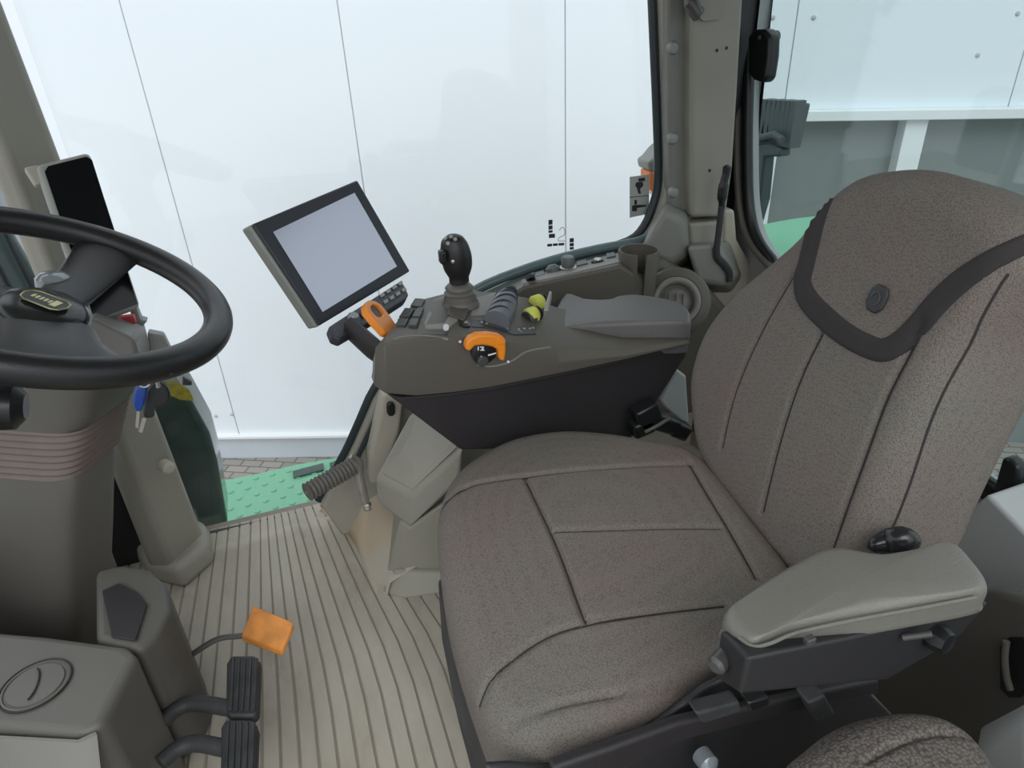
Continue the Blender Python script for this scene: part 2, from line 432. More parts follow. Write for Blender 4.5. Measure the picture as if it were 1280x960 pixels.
# rear right pillar: flat cover, groove, bolt strip
cov = Ws([(866, -60), (931, -60), (930, 0), (924, 100), (917, 210), (908, 272), (864, 272), (864, 150)], Y=1.26)
tag(prism('trim_7', cov, (0, .06, 0), 'beige', bevel=.01, seg=4), kind='structure')
tag(prism('trim_8', Ws([(834, -60), (861, -60), (862, 0), (864, 258), (866, 300), (838, 262), (836, 150)], Y=1.285), (0, .03, 0), 'taupe_light', bevel=.006), kind='structure')
mb = MB()
for x, y in [(841, 60), (841, 173), (842, 240)]:
    p = W(x, y, Y=1.285); o_ = MB().lathe(p+Y_*.004, -Y_, [(.013, 0), (.013, .004), (.009, .011), (.003, .013)], 20).build('bolt_cap', 'cap')
    tag(o_, {60: 'round grey bolt cap on the rear pillar edge, uppermost of three below the black hook', 173: 'round grey bolt cap on the rear pillar edge, middle one of three', 240: 'round grey bolt cap on the rear pillar edge, lowest one beside the sticker'}[y], 'bolt', 'bolt caps on the pillar edge')
for x, y, l in [(896, 63, 'tiny dark screw hole high on the pillar cover, left of its pair'), (908, 60, 'tiny dark screw hole high on the pillar cover, right of its pair'), (887, 213, 'tiny dark screw hole low on the pillar cover beside the belt stalk')]:
    p = W(x, y, Y=1.26); tag(MB().lathe(p+Y_*.001, -Y_, [(.0032, 0), (.0032, .002), (.001, .0025)], 12).build('screw', 'ink'), l, 'screw', 'screws in the pillar cover')
# black coat hook at the top of the pillar
hk = thing('coat_hook', 'dark rounded coat hook at the top of the rear right pillar', 'hook', W(867, 14, Y=1.26))
p = W(866, 12, Y=1.25)
MB().tube([p+V((-.012, 0, .03)), p+V((-.012, -.012, .01)), p+V((0, -.016, -.008)), p+V((.01, -.01, 0))], [.011, .014, .013, .008], 14).build('hook', 'screw', hk)
prism('back_plate', Ws([(872, -30), (903, -30), (903, 16), (898, 25), (878, 27), (872, 20)], Y=1.256), (0, -.003, 0), 'beige', hk, bevel=.002)
# lower pillar mouldings
tag(prism('trim_9', Ws([(862, 280), (906, 276), (905, 318), (864, 318)], Y=1.255), (0, .05, 0), 'beige', bevel=.008, seg=4), kind='structure')
mb = MB(); mb.taper(Ws([(858, 308), (898, 305), (918, 345), (906, 358), (872, 352)], Y=1.2), Ws([(858, 300), (915, 300), (930, 345), (915, 368), (866, 366)], Y=1.3))
tag(mb.build('trim_10', 'taupe_light', bevel=.01, seg=4), kind='structure')
mb = MB(); mb.taper(Ws([(830, 262), (856, 275), (862, 318), (838, 330), (800, 318), (812, 296)], Y=1.22), Ws([(830, 250), (862, 262), (866, 330), (838, 345), (790, 325), (806, 294)], Y=1.3))
tag(mb.build('trim_11', 'taupe_light', bevel=.014, seg=4), kind='structure')
# light rear quarter moulding between pillar and rear window
tag(prism('trim_12', Ws([(905, 262), (919, 262), (922, 300), (940, 330), (985, 362), (1010, 420), (900, 470), (880, 380), (905, 350)], Y=1.28, ), (0, .05, 0), 'beige_light', bevel=.008), kind='structure')
# rear wall, window in it
RX = 1.03
def RY(px, py): return W(px, py, X=RX)
ro = spline([RY(935, -60), RY(936, 60), RY(934, 180), RY(937, 262), RY(952, 308), RY(990, 348), RY(1060, 400)], 5)
mb = MB(); mb.tube(ro, .011, 12)
zb = .34
low = [V((RX, 1.05, .41)), V((RX, .95, zb+.02)), V((RX, .6, zb)), V((RX, .25, zb)), V((RX, .12, zb+.05)), V((RX, .1, 1.5))]
mb = MB(); mb.tube(ro[:-8]+spline([ro[-9]]+low[:-1], 5)[1:]+[low[-1]], .013, 12)
rw = ro[:-8]+spline([ro[-9]]+low[:-1], 5)[1:]+[low[-1], V((RX, ro[0].y, 1.5))]
w2 = tag(prism('window_4', rw, (.005, 0, 0), 'glass_rear'), kind='structure')
mb.build('seal', 'black', w2)
fr = [V((RX, ro[0].y+.0, 1.56)), V((RX, ro[0].y, 1.5))]
wl = [p+V((.004, 0, 0)) for p in rw[:-2]] + [V((RX+.004, .02, .34)), V((RX+.004, .02, 0)), V((RX+.004, 1.36, 0)), V((RX+.004, 1.36, ro[0].z))]
tag(prism('wall_rear', wl, (.03, 0, 0), 'grey_panel', bevel=.004), kind='structure')
mb = MB(); mb.tube(spline([p+V((-.012, .018, 0)) for p in ro], 1), .012, 10, flat=.6)
tag(mb.build('trim_13', 'taupe'), kind='structure')
tag(prism('trim_21', [V((.93, .02, 1.25)), V((1.03, .02, 1.22)), V((1.03, 1.3, 1.22)), V((.93, 1.3, 1.25))], (0, 0, .33), 'beige', bevel=.02), kind='structure')  # rear roof header, out of view, added to shape the monitor's reflection
tag(prism('wall_left', [V((.16, -.06, 0)), V((1.06, -.06, 0)), V((1.06, -.06, .62)), V((.45, -.06, .62)), V((.22, -.06, .3))], (0, .04, 0), 'beige', bevel=.01), kind='structure')  # low left wall, unseen, added to darken the near side of the cab
tag(prism('trim_22', [V((.96, -.06, 0)), V((1.06, -.06, 0)), V((1.06, .03, 0)), V((.96, .03, 0))], (0, 0, 1.56), 'beige', bevel=.01), kind='structure')  # left rear pillar, out of view, added for the monitor's reflection
# sill moulding and lower dark panel of the rear wall
tag(prism('trim_14', [V((RX-.012, .2, .315)), V((RX-.012, .75, .315)), V((RX-.012, .75, .332)), V((RX-.012, .2, .332))], (.014, 0, 0), 'dark'), kind='structure')
# black catch seen at the right edge by the rear sill
ct = prism('window_catch', Ws([(1252, 572), (1262, 573), (1272, 584), (1273, 600), (1265, 628), (1240, 615)], X=1.0), (.025, 0, 0), 'black', bevel=.006)
tag(ct, 'black plastic catch at the lower edge of the rear window beside the backrest', 'catch')
# near rear corner panels
tag(prism('wall_rear_lower', Ws([(1170, 742), (1240, 738), (1300, 752), (1300, 900), (1180, 960), (1000, 960), (1000, 800)], X=.80), (.03, 0, 0), 'column', bevel=.01), kind='structure')
tag(prism('trim_15', Ws([(1185, 660), (1234, 618), (1320, 705), (1320, 762), (1243, 742), (1170, 745)], X=.92), (.115, 0, 0), 'grey_panel', bevel=.006), kind='structure')
tag(prism('trim_16', Ws([(1215, 915), (1300, 870), (1300, 1000), (1200, 1000)], X=.62), (.1, 0, 0), 'grey_panel', bevel=.02, seg=4), kind='structure')
hd = thing('pull_handle', 'dark recessed pull handle in the rear corner panel at the right edge', 'handle', W(1262, 835, X=.79))
MB().tube(spline(Ws([(1258, 802), (1256, 820), (1258, 845), (1263, 862)], X=.785), 4), .0045, 10).build('grip', 'column_grey', hd)
prism('recess', Ws(rr(1250, 797, 1288, 872, .3), X=.797), (.002, 0, 0), 'black', hd)
# ------------------------------------------------------------------ seen through the glass
st = thing('boarding_step', 'mint green studded step plate outside the right doorway', 'step', W(350, 620, Z=-.25))
sp = Ws([(262, 604), (330, 590), (372, 580), (420, 572), (470, 572), (470, 680), (270, 720)], Z=-.25)
prism('plate', sp, (0, 0, -.03), 'mint', st, bevel=.004)
mb = MB()
for i in range(22):
    for j in range(14):
        p = V((-.62+.05*i+.025*(j % 2), 1.55+.045*j, -.25))
        a = W(278, 600, Z=-.25); 
        d = p-CAM; dd = d.dot(cf); qx = PX+F*d.dot(cr)/dd; qy = PY-F*d.dot(cu)/dd
        if 272 < qx < 455 and qy > 597-(qx-285)*.17 and qy < 690: mb.lathe(p-ZZ*.001, ZZ, [(.010, 0), (.0085, .004), (.004, .005)], 10)
so = mb.build('stud', 'mint', st); so['kind'] = 'stuff'
mb = MB(); mb.prism(Ws([(366, 590), (404, 580), (405, 588), (367, 598)], Z=-.247), ZZ*.004); mb.build('slot', 'fender', st)
mb = MB(); mb.prism(Ws([(412, 580), (428, 574), (430, 580), (413, 585)], Z=-.247), ZZ*.004); mb.build('slot', 'fender', st)
fd = prism('front_fender', Ws([(150, 440), (200, 462), (222, 478), (236, 496), (262, 543), (272, 580), (285, 656), (276, 664), (235, 664), (180, 560)], Y=1.50), (0, .12, 0), 'fender', bevel=.012, seg=4)
tag(fd, 'glossy dark green body panel outside the glass right of the front pillar', 'fender')
tag(prism('warning_label', Ws([(207, 476), (215, 474), (236, 487), (243, 501), (226, 500), (212, 494)], Y=1.485), (0, .002, 0), 'label_yellow'), 'yellow warning label at the top of the dark green panel behind the keys', 'label')
tag(prism('latch_pin', Ws([(228, 470), (240, 478), (240, 482), (228, 482)], Y=1.48), (0, .012, 0), 'screw', bevel=.002), 'small grey pin sticking out above the yellow label', 'pin')
bn = prism('bodywork', Ws([(-90, 240), (-4, 255), (10, 285), (62, 372), (84, 425), (-90, 425)], Y=1.55), (-.1, .5, 0), 'bodywork', bevel=.03, seg=5)  # bodywork of unknown kind outside the front glass
tag(bn, 'grey green bodywork seen through the front glass left of the pillar', 'bodywork')
ms = thing('turn_signal', 'orange turn signal lamp outside the glass beside the instruction sticker', 'lamp', W(820, 245, Y=1.5))
prism('lens', Ws([(812, 214), (832, 216), (832, 252), (822, 246), (812, 236)], Y=1.5), (0, .05, 0), 'lens', ms, bevel=.006)
prism('lamp_housing', Ws([(810, 203), (817, 198), (825, 188), (834, 180), (834, 214), (812, 214)], Y=1.5), (0, .06, 0), 'cap', ms, bevel=.006)
# ribbed work lamp behind the rear glass
wk = thing('work_lamp', 'grey ribbed work lamp on an arm outside the rear window', 'lamp', W(965, 200, X=1.35))
mb = MB(); c0 = W(962, 155, X=1.35)
for i in range(8):
    t = i/7; x0 = 945+44*t
    mb.prism(Ws([(x0-1+4*(1-t), 124+2*t), (x0+5+2*(1-t), 124+2*t), (x0+3-6*t, 176+10*t), (x0-9, 176+8*t)], X=1.35), (.05-.01*(i % 2), .0, 0))
mb.build('heat_sink', 'lamp_grey', wk, bevel=.002)
prism('body', Ws([(942, 128), (996, 130), (984, 185), (930, 180), (930, 150)], X=1.375), (.05, 0, 0), 'lamp_grey', wk, bevel=.006)
MB().tube(Ws([(930, 185), (950, 172), (968, 168), (978, 175)], X=1.33), .010, 10).build('arm', 'lamp_grey', wk)
prism('mount', Ws([(930, 178), (958, 178), (975, 186), (974, 196), (955, 196), (950, 250), (940, 285), (926, 285)], X=1.34), (.04, 0, 0), 'bodywork', wk, bevel=.006)
rf = MB(); cc = W(962, 300, X=1.5)
fo = thing('rear_fender', 'pale mint green rear fender low outside the rear window', 'fender', cc)
cushion('fender_shell', [cc+V((0, y, 0))+V((x, 0, 0)) for x, y in [(-.1, -.22), (-.1, .05), (0, .16), (.3, .2), (.6, .1), (.6, -.22)]], (cc, X_, Y_, ZZ), .3, .05, 'mint', fo, N=80, R=10, crown=.02)
# ------------------------------------------------------------------ stickers on the glass
GY = 1.352
sk = thing('instruction_sticker', 'grey instruction sticker with two black pictograms low on the right glass', 'sticker', W(798, 270, Y=GY))
prism('sheet', Ws([(787, 221), (811, 218), (811, 267), (787, 272)], Y=GY), (0, -.001, 0), 'sticker', sk)
mb = MB()
for q in [[(798, 223), (806, 222), (806, 226), (798, 227)], [(795, 228), (803, 227), (804, 232), (800, 236), (801, 242), (798, 242), (796, 235), (794, 232)],
          [(790, 257), (796, 256), (808, 256), (808, 258), (796, 260), (796, 264), (790, 264)], [(793, 250), (796, 250), (796, 255), (793, 256)],
          [(787, 246.2), (811, 244), (811, 244.7), (787, 247)]]:
    mb.prism(Ws(q, Y=GY-.001), (0, -.0008, 0))
mb.build('pictogram', 'ink', sk)
dc = thing('glass_decal', 'small black decal of block symbols on the glass above the side switches', 'decal', W(700, 305, Y=GY))
mb = MB()
for x, y, w, h in [(685.5, 275, 5, 6), (685.5, 282, 5, 5), (685.5, 288, 5, 3), (686, 292.5, 7.5, 5), (684, 305, 6, 3.2), (691, 304.5, 6, 3), (698, 304, 7, 3), (712, 298, 5, 5), (712, 304, 5, 4), (712, 309, 5, 3)]:
    mb.prism(Ws([(x, y), (x+w, y-.5), (x+w, y+h-.5), (x, y+h)], Y=GY), (0, -.001, 0))
mb.build('blocks', 'bezel', dc)
pr = spline(Ws([(699, 288), (703, 284), (706, 288), (705, 294), (699, 297), (698, 301), (706, 301)], Y=GY), 3)
MB().tube(pr, .0008, 6).build('outline', 'cap', dc)
# ------------------------------------------------------------------ rear catch and belt stalk
lt = thing('window_latch', 'black window latch with two round knobs high on the rear glass edge', 'latch', W(948, 100, X=1.0))
prism('body', Ws([(934, 45), (942, 37), (955, 36), (962, 45), (961, 70), (957, 98), (952, 104), (941, 100), (934, 92)], X=1.0), (.03, 0, 0), 'black', lt, bevel=.008, seg=4)
for x, y in [(962, 46), (957, 92)]:
    MB().lathe(W(x, y, X=1.02), V((1, .2, 0)), [(.012, 0), (.012, .02), (.008, .024), (.002, .025)], 20).build('knob', 'screw', lt)
MB().lathe(W(950, 47, X=.999), V((-1, -.2, .1)), [(.004, 0), (.004, .003), (.001, .004)], 12).build('pin', 'screw', lt)
sb = thing('seat_belt', 'dark seat belt strap with knobbed upper end hanging at the rear right pillar', 'seat belt', W(905, 350, Y=1.2))
MB().tube(spline(Ws([(909, 206), (908, 216), (905, 228), (903, 243), (902, 262)], Y=1.2), 4), [.004]+[.010]*3+[.0095]*5+[.012]*5+[.008]*3, 12, flat=.6).build('upper_guide', 'black', sb)
MB().tube(spline(Ws([(902, 258), (899, 285), (896, 318), (905, 330), (912, 341), (912, 352)], Y=1.195), 4), .0085, 10, flat=.35).build('strap', 'dark', sb)
# ------------------------------------------------------------------ side console along the window
sc_ = thing('side_console', 'taupe side console with a row of switches below the window rail', 'console', W(720, 400, Y=1.12))
A = [W(632, 372, Y=1.10), W(655, 357, Y=1.10), W(700, 347, Y=1.10), W(776, 331, Y=1.10), W(800, 345, Y=1.10), W(850, 420, Y=1.10), W(640, 450, Y=1.10)]
Bk = [W(604, 374, Y=1.25), W(650, 350, Y=1.25), W(700, 334, Y=1.25), W(790, 312, Y=1.25), W(830, 345, Y=1.27), W(850, 420, Y=1.27), W(640, 450, Y=1.27)]
Bk[5].z = A[5].z; Bk[6].z = A[6].z
shell = MB().taper(A, Bk).build('shell', 'taupe', sc_, bevel=.007, seg=3)
ts = bvh(shell)
plate = decal(MB(), ts, [(654, 356), (652, 351), (700, 336), (772, 317), (776, 328), (700, 346)], -.001, .003).build('switch_plate', 'taupe_light', sc_)
for q in [[(659, 353), (657, 348), (668, 344), (670, 350)], [(671, 349), (669, 344), (680, 341), (682, 346)], [(722, 335), (721, 330), (733, 327), (735, 332)], [(759, 325), (758, 320), (768, 318), (770, 323)]]:
    decal(MB(), ts, q, .001, .005).build('switch', 'switch', sc_, bevel=.001)
p, n = on(ts, 692, 341); MB().lathe(p, n, [(.014, 0), (.014, .010), (.008, .016), (.002, .017)], 20).build('dome_switch', 'switch', sc_)
p, n = on(ts, 710, 337)
kb = MB().lathe(p+n*.001, ZZ, [(.018, 0), (.017, .004), (.013, .006), (.0135, .022), (.011, .026), (.002, .027)], 24).build('rotary_knob', 'switch', sc_)
MB().lathe(p+n*.001, ZZ, [(.0165, .001), (.0165, .0045), (.014, .006)], 24).build('chrome_ring', 'metal', kb)
p, n = on(ts, 747, 329); kk = MB().lathe(p, ZZ, [(.013, 0), (.013, .005), (.009, .008), (.002, .009)], 20).build('ignition_switch', 'black', sc_)
MB().lathe(p+ZZ*.008, ZZ, [(.008, 0), (.007, .002), (.001, .003)], 16).build('key_slot', 'metal', kk)
# cup holder
cup = thing('cup_holder', 'open taupe cup holder with a front slot at the end of the side console', 'cup holder', W(798, 345, Y=1.13))
cc = W(799, 312, Y=1.13); R0, R1, H = .041, .036, .085
fa = math.atan2(-cc.y, -cc.x)
rings = []
seg = 40; gap = .42
angs = [fa+gap/2+.16+(2*math.pi-gap)*k/seg for k in range(seg+1)]
mb = MB(); rg = []
for a in angs:
    d = V((math.cos(a), math.sin(a), 0))
    rg.append([cc+d*R1, cc+d*(R0-.001)+ZZ*.001, cc+d*R0-ZZ*.002, cc+d*(R0-.006)-ZZ*H, cc+d*(R1-.006)-ZZ*H])
mb.loft(rg); mb.build('wall', 'taupe', cup, ang=50)
MB().lathe(cc-ZZ*H, ZZ, [(R0-.006, 0), (R0-.006, .004)], 32).build('bottom', 'dark', cup)
# round loudspeaker/vent housing
vt = thing('air_vent', 'round swivelling air vent in a curved taupe housing beside the seat backrest', 'air vent', W(845, 400, Y=1.1))
vc = W(846, 376, Y=1.08); va = (CAM-vc).normalized()*.75 + V((-.1, -.3, .25)); va.normalize()
MB().lathe(vc-va*.09, va, [(.070, 0), (.070, .07), (.065, .080), (.050, .084), (.049, .07)], 40).build('housing', 'taupe', vt, ang=60)
MB().lathe(vc-va*.02, va, [(.049, 0), (.049, .014), (.045, .019), (.039, .018), (.035, .008), (.033, -.02)], 40).build('ring', 'taupe_light', vt, ang=70)
MB().lathe(vc-va*.03, va, [(.034, 0), (.031, .010), (.023, .018), (.011, .022), (.002, .023)], 32).build('vane_ball', 'taupe_light', vt, ang=60)
mb = MB(); e = va.orthogonal().normalized()
for k in (-1, 0, 1): mb.box(vc-va*.008+va.cross(ZZ).normalized()*k*.014, ZZ*.036, va.cross(ZZ).normalized()*.002, va*.014)
mb.build('vane', 'cap', vt)
# filler between vent, console and seat
tag(prism('trim_17', Ws([(800, 335), (830, 322), (880, 350), (925, 400), (900, 470), (870, 520), (800, 520)], Y=1.2), (0, .08, 0), 'taupe', bevel=.02, seg=4), kind='structure')
# ------------------------------------------------------------------ front-right storage box by the door
bx = thing('storage_box', 'light beige plastic box beside the doorway under the control console', 'box', W(510, 700, Z=0))
topf = Ws([(470, 597), (516, 518), (576, 556), (600, 600), (514, 624)], Y=1.1)
tf = [W(468, 597, Y=1.15), W(514, 623, Y=1.06), W(580, 560, Y=1.02), W(560, 510, Y=1.16), W(512, 515, Y=1.2)]
bf = [W(470, 626, Y=1.15), W(514, 661, Y=1.06), W(575, 600, Y=1.02), V((W(560, 510, Y=1.16).x, 1.16, .12)), V((W(512, 515, Y=1.2).x, 1.2, .12))]
MB().taper(tf, bf).build('lid', 'beige', bx, bevel=.008, seg=4)
c = V((0, 0, 0))
for p in tf: c += p/5
MB().taper([c+(p-c)*.86+ZZ*.0+V((0, 0, .002)) for p in tf], [c+(p-c)*.80+ZZ*.006 for p in tf]).build('lid_panel', 'beige', bx, bevel=.003)
lb = [W(500, 650, Y=1.09), W(514, 660, Y=1.06), W(580, 610, Y=1.02), W(580, 590, Y=1.2), W(500, 600, Y=1.25)]
lf = [W(484, 716, Z=.03), W(500, 714, Z=.035), W(560, 716, Z=.03), W(590, 640, Z=.03), W(490, 650, Z=.03)]
MB().taper(lb, lf).build('leg', 'beige', bx, bevel=.006)
f2 = Ws([(478, 742), (506, 750), (560, 742), (600, 650), (480, 660)], Z=0)
f1 = [W(494, 712, Z=.045), W(500, 714, Z=.045), W(560, 716, Z=.045), W(590, 640, Z=.045), W(490, 650, Z=.045)]
MB().taper(f1, f2).build('foot', 'beige', bx, bevel=.006)
# tall inner post between the box and the glass
tag(prism('trim_18', Ws([(480, 495), (505, 497), (500, 540), (482, 590), (474, 606), (462, 606), (462, 570)], Y=1.25), (0, .05, 0), 'beige_light', bevel=.008, seg=4), kind='structure')
tag(prism('post_catch', Ws(rr(484, 504, 494, 521, .3), Y=1.24), (0, .012, 0), 'black', bevel=.003), 'small black catch on the beige post under the console front', 'catch')
# swept corner of the mat that climbs towards the box
mb = MB()
r1 = spline([W(398, 640, Z=.0), W(425, 612, Y=1.38), W(450, 600, Y=1.33), W(462, 640, Y=1.28), W(480, 690, Y=1.16), W(486, 728, Y=1.08)], 5)
r0 = spline([W(392, 645, Z=.003), W(420, 655, Z=.003), W(440, 675, Z=.003), W(452, 700, Z=.003), W(466, 735, Z=.003), W(478, 752, Z=.003)], 5)
r2 = [p+V((.08, .0, .03)) for p in r1]
mid = [a.lerp(b, .5)-ZZ*.018 for a, b in zip(r0, r1)]
mb = MB(); rows = [r0, [a.lerp(b, .5) for a, b in zip(r0, mid)], mid, r1, r2]; n = len(r0)
for r in rows: mb.v += r
for i in range(4):
    for j in range(n-1): mb.f.append([i*n+j, i*n+j+1, (i+1)*n+j+1, (i+1)*n+j])
o = mb.build('trim_19', 'ramp', ang=80); tag(o, kind='structure'); sm = o.modifiers.new('s', 'SOLIDIFY'); sm.thickness = .006
# ribbed lever
lv = thing('parking_lever', 'grey ribbed round lever grip pointing at the green step', 'lever', W(460, 640, Y=1.2))
a, b = W(383, 616, Y=1.12), W(441, 583, Y=1.17); n = 48; L = (b-a).length
prof = [(.004, 0), (.010, .001)] + [(.0165 + .0022*math.cos(k/n*2*math.pi*12), .003+(L-.003)*k/n) for k in range(n+1)] + [(.012, L+.002)]
MB().lathe(a, b-a, prof, 24).build('grip', 'column_grey', lv, ang=70)
MB().lathe(a, a-b, [(.004, -.002), (.004, .001)], 12).build('end_pin', 'metal', lv)
MB().tube(spline(Ws([(436, 574), (446, 580), (450, 600), (456, 625), (460, 638)], Y=1.19), 4), [.013]*6+[.009]*7+[.007]*3+[.008], 12, flat=.5).build('bracket', 'metal', lv)
MB().lathe(W(459, 633, Y=1.185), V((-.2, -1, .2)), [(.008, -.01), (.008, .006), (.004, .009)], 14).build('pivot_bolt', 'metal', lv)
# ------------------------------------------------------------------ control console (armrest side)
cy = .86
cs = thing('control_console', 'taupe control console with joystick and orange throttle beside the seat', 'console', W(560, 560, Y=.9))
st_ = []   # stations: near bottom, near top, far top, far bottom
spec = [  # px of near-bottom, near-top ; far-top ; Y near, Y far
    ((464, 472), (466, 455), (470, 448), .90, .95),
    ((468, 483), (469, 438), (480, 424), .87, .98),
    ((482, 492), (480, 430), (500, 398), .86, 1.02),
    ((520, 495), (515, 424), (520, 376), .86, 1.05),
    ((565, 491), (560, 422), (575, 362), .86, 1.05),
    ((610, 485), (610, 424), (625, 366), .86, 1.04),
    ((650, 477), (655, 432), (660, 372), .86, 1.02),
    ((700, 467), (695, 436), (700, 385), .86, 1.00),
    ((780, 450), (780, 437), (780, 400), .86, 1.00),
    ((860, 431), (860, 424), (850, 400), .86, .98)]
rings = []
for nb, nt_, ft_, yn, yf in spec:
    a = W(*nb, Y=yn); b = W(*nt_, Y=yn+.006); c = W(*ft_, Y=yf); d = V((c.x, yf+.01, a.z))
    rings.append([a, a.lerp(b, .5)+V((0, -.004, 0)), b, b.lerp(c, .12)+ZZ*.003, b.lerp(c, .5)+ZZ*.003, c, d, a.lerp(d, .5)])
sh = MB().loft(rings).build('upper_shell', 'taupe', cs, bevel=.004, seg=3, ang=30)
tc_ = bvh(sh)
lowp = Ws([(478, 489), (500, 496), (560, 491), (610, 484), (700, 466), (780, 449), (862, 431), (858, 446), (800, 535), (780, 560), (576, 563)], Y=.885)
prism('lower_body', lowp, (0, .10, 0), 'console_dark', cs, bevel=.006)
# crease line moulding on the near face
h = [on(tc_, x, y) for x, y in [(596, 456), (615, 458), (638, 452), (655, 441), (668, 437), (688, 434)]]
MB().tube(spline([q[0]+q[1]*.0 for q in h], 4), .0016, 8).build('moulding', 'taupe_light', cs)
h = [on(tc_, x, y) for x, y in [(491, 425), (505, 421), (530, 420), (560, 424)]]
MB().tube(spline([q[0] for q in h], 4), .0018, 8).build('moulding', 'taupe_light', cs)
# light grey top panels left and right of the joystick
decal(MB(), tc_, [(530, 405), (541, 377), (553, 372), (575, 374), (572, 402), (560, 412), (532, 412)], -.001, .003).build('panel', 'taupe_light', cs, bevel=.001)
decal(MB(), tc_, [(588, 395), (592, 374), (620, 366), (612, 396)], -.001, .003).build('panel', 'taupe_light', cs, bevel=.001)
decal(MB(), tc_, [(497, 418), (500, 413), (560, 414), (560, 419), (530, 418)], -.001, .002).build('slot', 'dark', cs)
# button bank
for q in [[(500, 400), (508, 388), (519, 389), (512, 400)], [(497, 411), (499, 402), (512, 402), (508, 411)], [(514, 386), (520, 376), (532, 377), (527, 387)], [(515, 400), (522, 389), (530, 388), (526, 400)], [(511, 411), (514, 402), (525, 402), (522, 411)]]:
    decal(MB(), tc_, q, .0, .006).build('button', 'keyface', cs, bevel=.0015)
decal(MB(), tc_, rr(554, 407, 561, 414), .0005, .002).build('indicator', 'white', cs)
# joystick
jb = W(575, 372, Y=.985)
js = MB().lathe(jb-ZZ*.012, ZZ, [(.030, 0), (.028, .006), (.024, .010), (.026, .013), (.022, .017), (.0245, .021), (.020, .025), (.0225, .029), (.018, .034), (.012, .036)], 28).build('joystick_boot', 'column_grey', cs, ang=80)
hp = Ws([(574, 352), (573, 340), (571, 325), (568, 310), (565, 300), (563, 293)], Y=.985)
hs = MB().tube(spline(hp, 4), [mpx(hp[0], r_) for r_ in [12.5]*3+[14, 15.5, 17, 18, 18.5, 19, 19.2, 19, 18.5, 18, 17, 16, 15, 14, 12.5, 10.5, 7.5, 3]], 20, flat=.9)
hn = hs.build('joystick_handle', 'wheel', cs, ang=80)
tj = bvh(hn)
for x, y in [(557, 298), (564, 296), (569, 299), (560, 304)]:
    p, n = on(tj, x, y); MB().lathe(p-n*.001, n, [(.0032, 0), (.0030, .002), (.001, .0026)], 12).build('thumb_button', 'keymark', hn)
p, n = on(tj, 566, 327); MB().lathe(p-n*.001, n, [(.003, 0), (.003, .002), (.001, .003)], 12).build('thumb_button', 'metal', hn)
MB().box(W(553, 321, Y=.97), X_*.010, Y_*.016, ZZ*.020).build('side_trigger', 'black', hn, bevel=.003)
prism('joystick_neck', [on(tc_, 565, 372)[0]+ZZ*.002, on(tc_, 587, 372)[0]+ZZ*.002, on(tc_, 586, 392)[0]+ZZ*.002, on(tc_, 580, 404)[0]+ZZ*.002, on(tc_, 560, 396)[0]+ZZ*.002], (0, 0, .003), 'taupe', cs, bevel=.001)
# round dark button, label strip, ribbed grille
p, n = on(tc_, 581, 407); q_ = MB().lathe(p-n*.001, n, [(.0085, 0), (.0085, .004), (.006, .0045), (.001, .0045)], 24).build('round_button', 'black', cs)
decal(MB(), tc_, [(580, 406), (584, 405.3), (584, 407.8), (580, 408.4)], .005, .0006).build('mark', 'keymark', q_)
ls = decal(MB(), tc_, [(590, 401), (612, 402), (640, 409), (670, 408), (670, 418), (642, 419), (618, 412), (590, 409)], 0, .0015).build('label_strip', 'bezel', cs)
for x, y in [(602, 404), (608, 406), (634, 412), (648, 413), (655, 412), (662, 412), (666, 411), (650, 416)]:
    decal(MB(), tc_, [(x-1.5, y-1), (x+1.5, y-1), (x+1.5, y+1), (x-1.5, y+1)], .0017, .0005).build('symbol', 'keymark', ls)
gp = [W(620, 404, Y=.91), W(628, 388, Y=.95), W(634, 372, Y=.985), W(637, 364, Y=1.0)]
gs = spline(gp, 6); gr_ = []
mb = MB(); mb.tube(gs, [mpx(gp[0], 17+0*i) if i < 8 else mpx(gp[0], 17-(i-8)*.9) for i in range(len(gs))], 22, flat=1.0)
grl = mb.build('finger_grille', 'grille', cs, ang=60)
mb = MB()
for k, i in enumerate(range(2, len(gs)-1, 3)):
    c = gs[i]; t = (gs[i+1]-gs[i-1]).normalized(); e = t.cross(X_).normalized(); r_ = mpx(gp[0], 17.6 if i < 8 else 17.6-(i-8)*.9)
    mb.tube([c+X_*(r_*math.cos(a_*.26))+e*(-r_*math.sin(a_*.26)) for a_ in range(-1, 14)], .0016, 6)
mb.build('grille_rib', 'bezel', grl)
p = W(637, 366, Y=1.0); MB().lathe(p, V((0, -.5, .8)), [(.006, 0), (.006, .005), (.002, .006)], 14).build('cap', 'wheel', grl)
# small yellow and black roller controls
for (x, y), m_, nm in [((665, 397), 'yellow', 'roller'), ((672, 381), 'yellow', 'roller')]:
    p, n = on(tc_, x, y); c = p+ZZ*.004
    rl = MB().lathe(c-V((.010, .004, 0)), V((1, .4, 0)), [(.011, 0), (.0135, .003), (.0135, .016), (.011, .02)], 24).build(nm, m_, cs, ang=60)
    MB().lathe(c+V((.010, .004, 0))-V((.001, 0, 0)), V((1, .4, 0)), [(.0115, 0), (.0125, .003), (.009, .007)], 20).build('roller_cheek', 'black', rl)
    MB().lathe(c-V((.012, .005, .004)), V((1, .4, 0)), [(.0125, 0), (.0142, .003), (.0142, .012), (.012, .014)], 20).build('roller_guard', 'keyface', rl) if y > 390 else None
prism('end_plate', [W(680, 396, Y=.92), W(687, 372, Y=.97), W(690, 373, Y=.97), W(685, 397, Y=.92)], (0, 0, .012), 'metal', cs, bevel=.001)
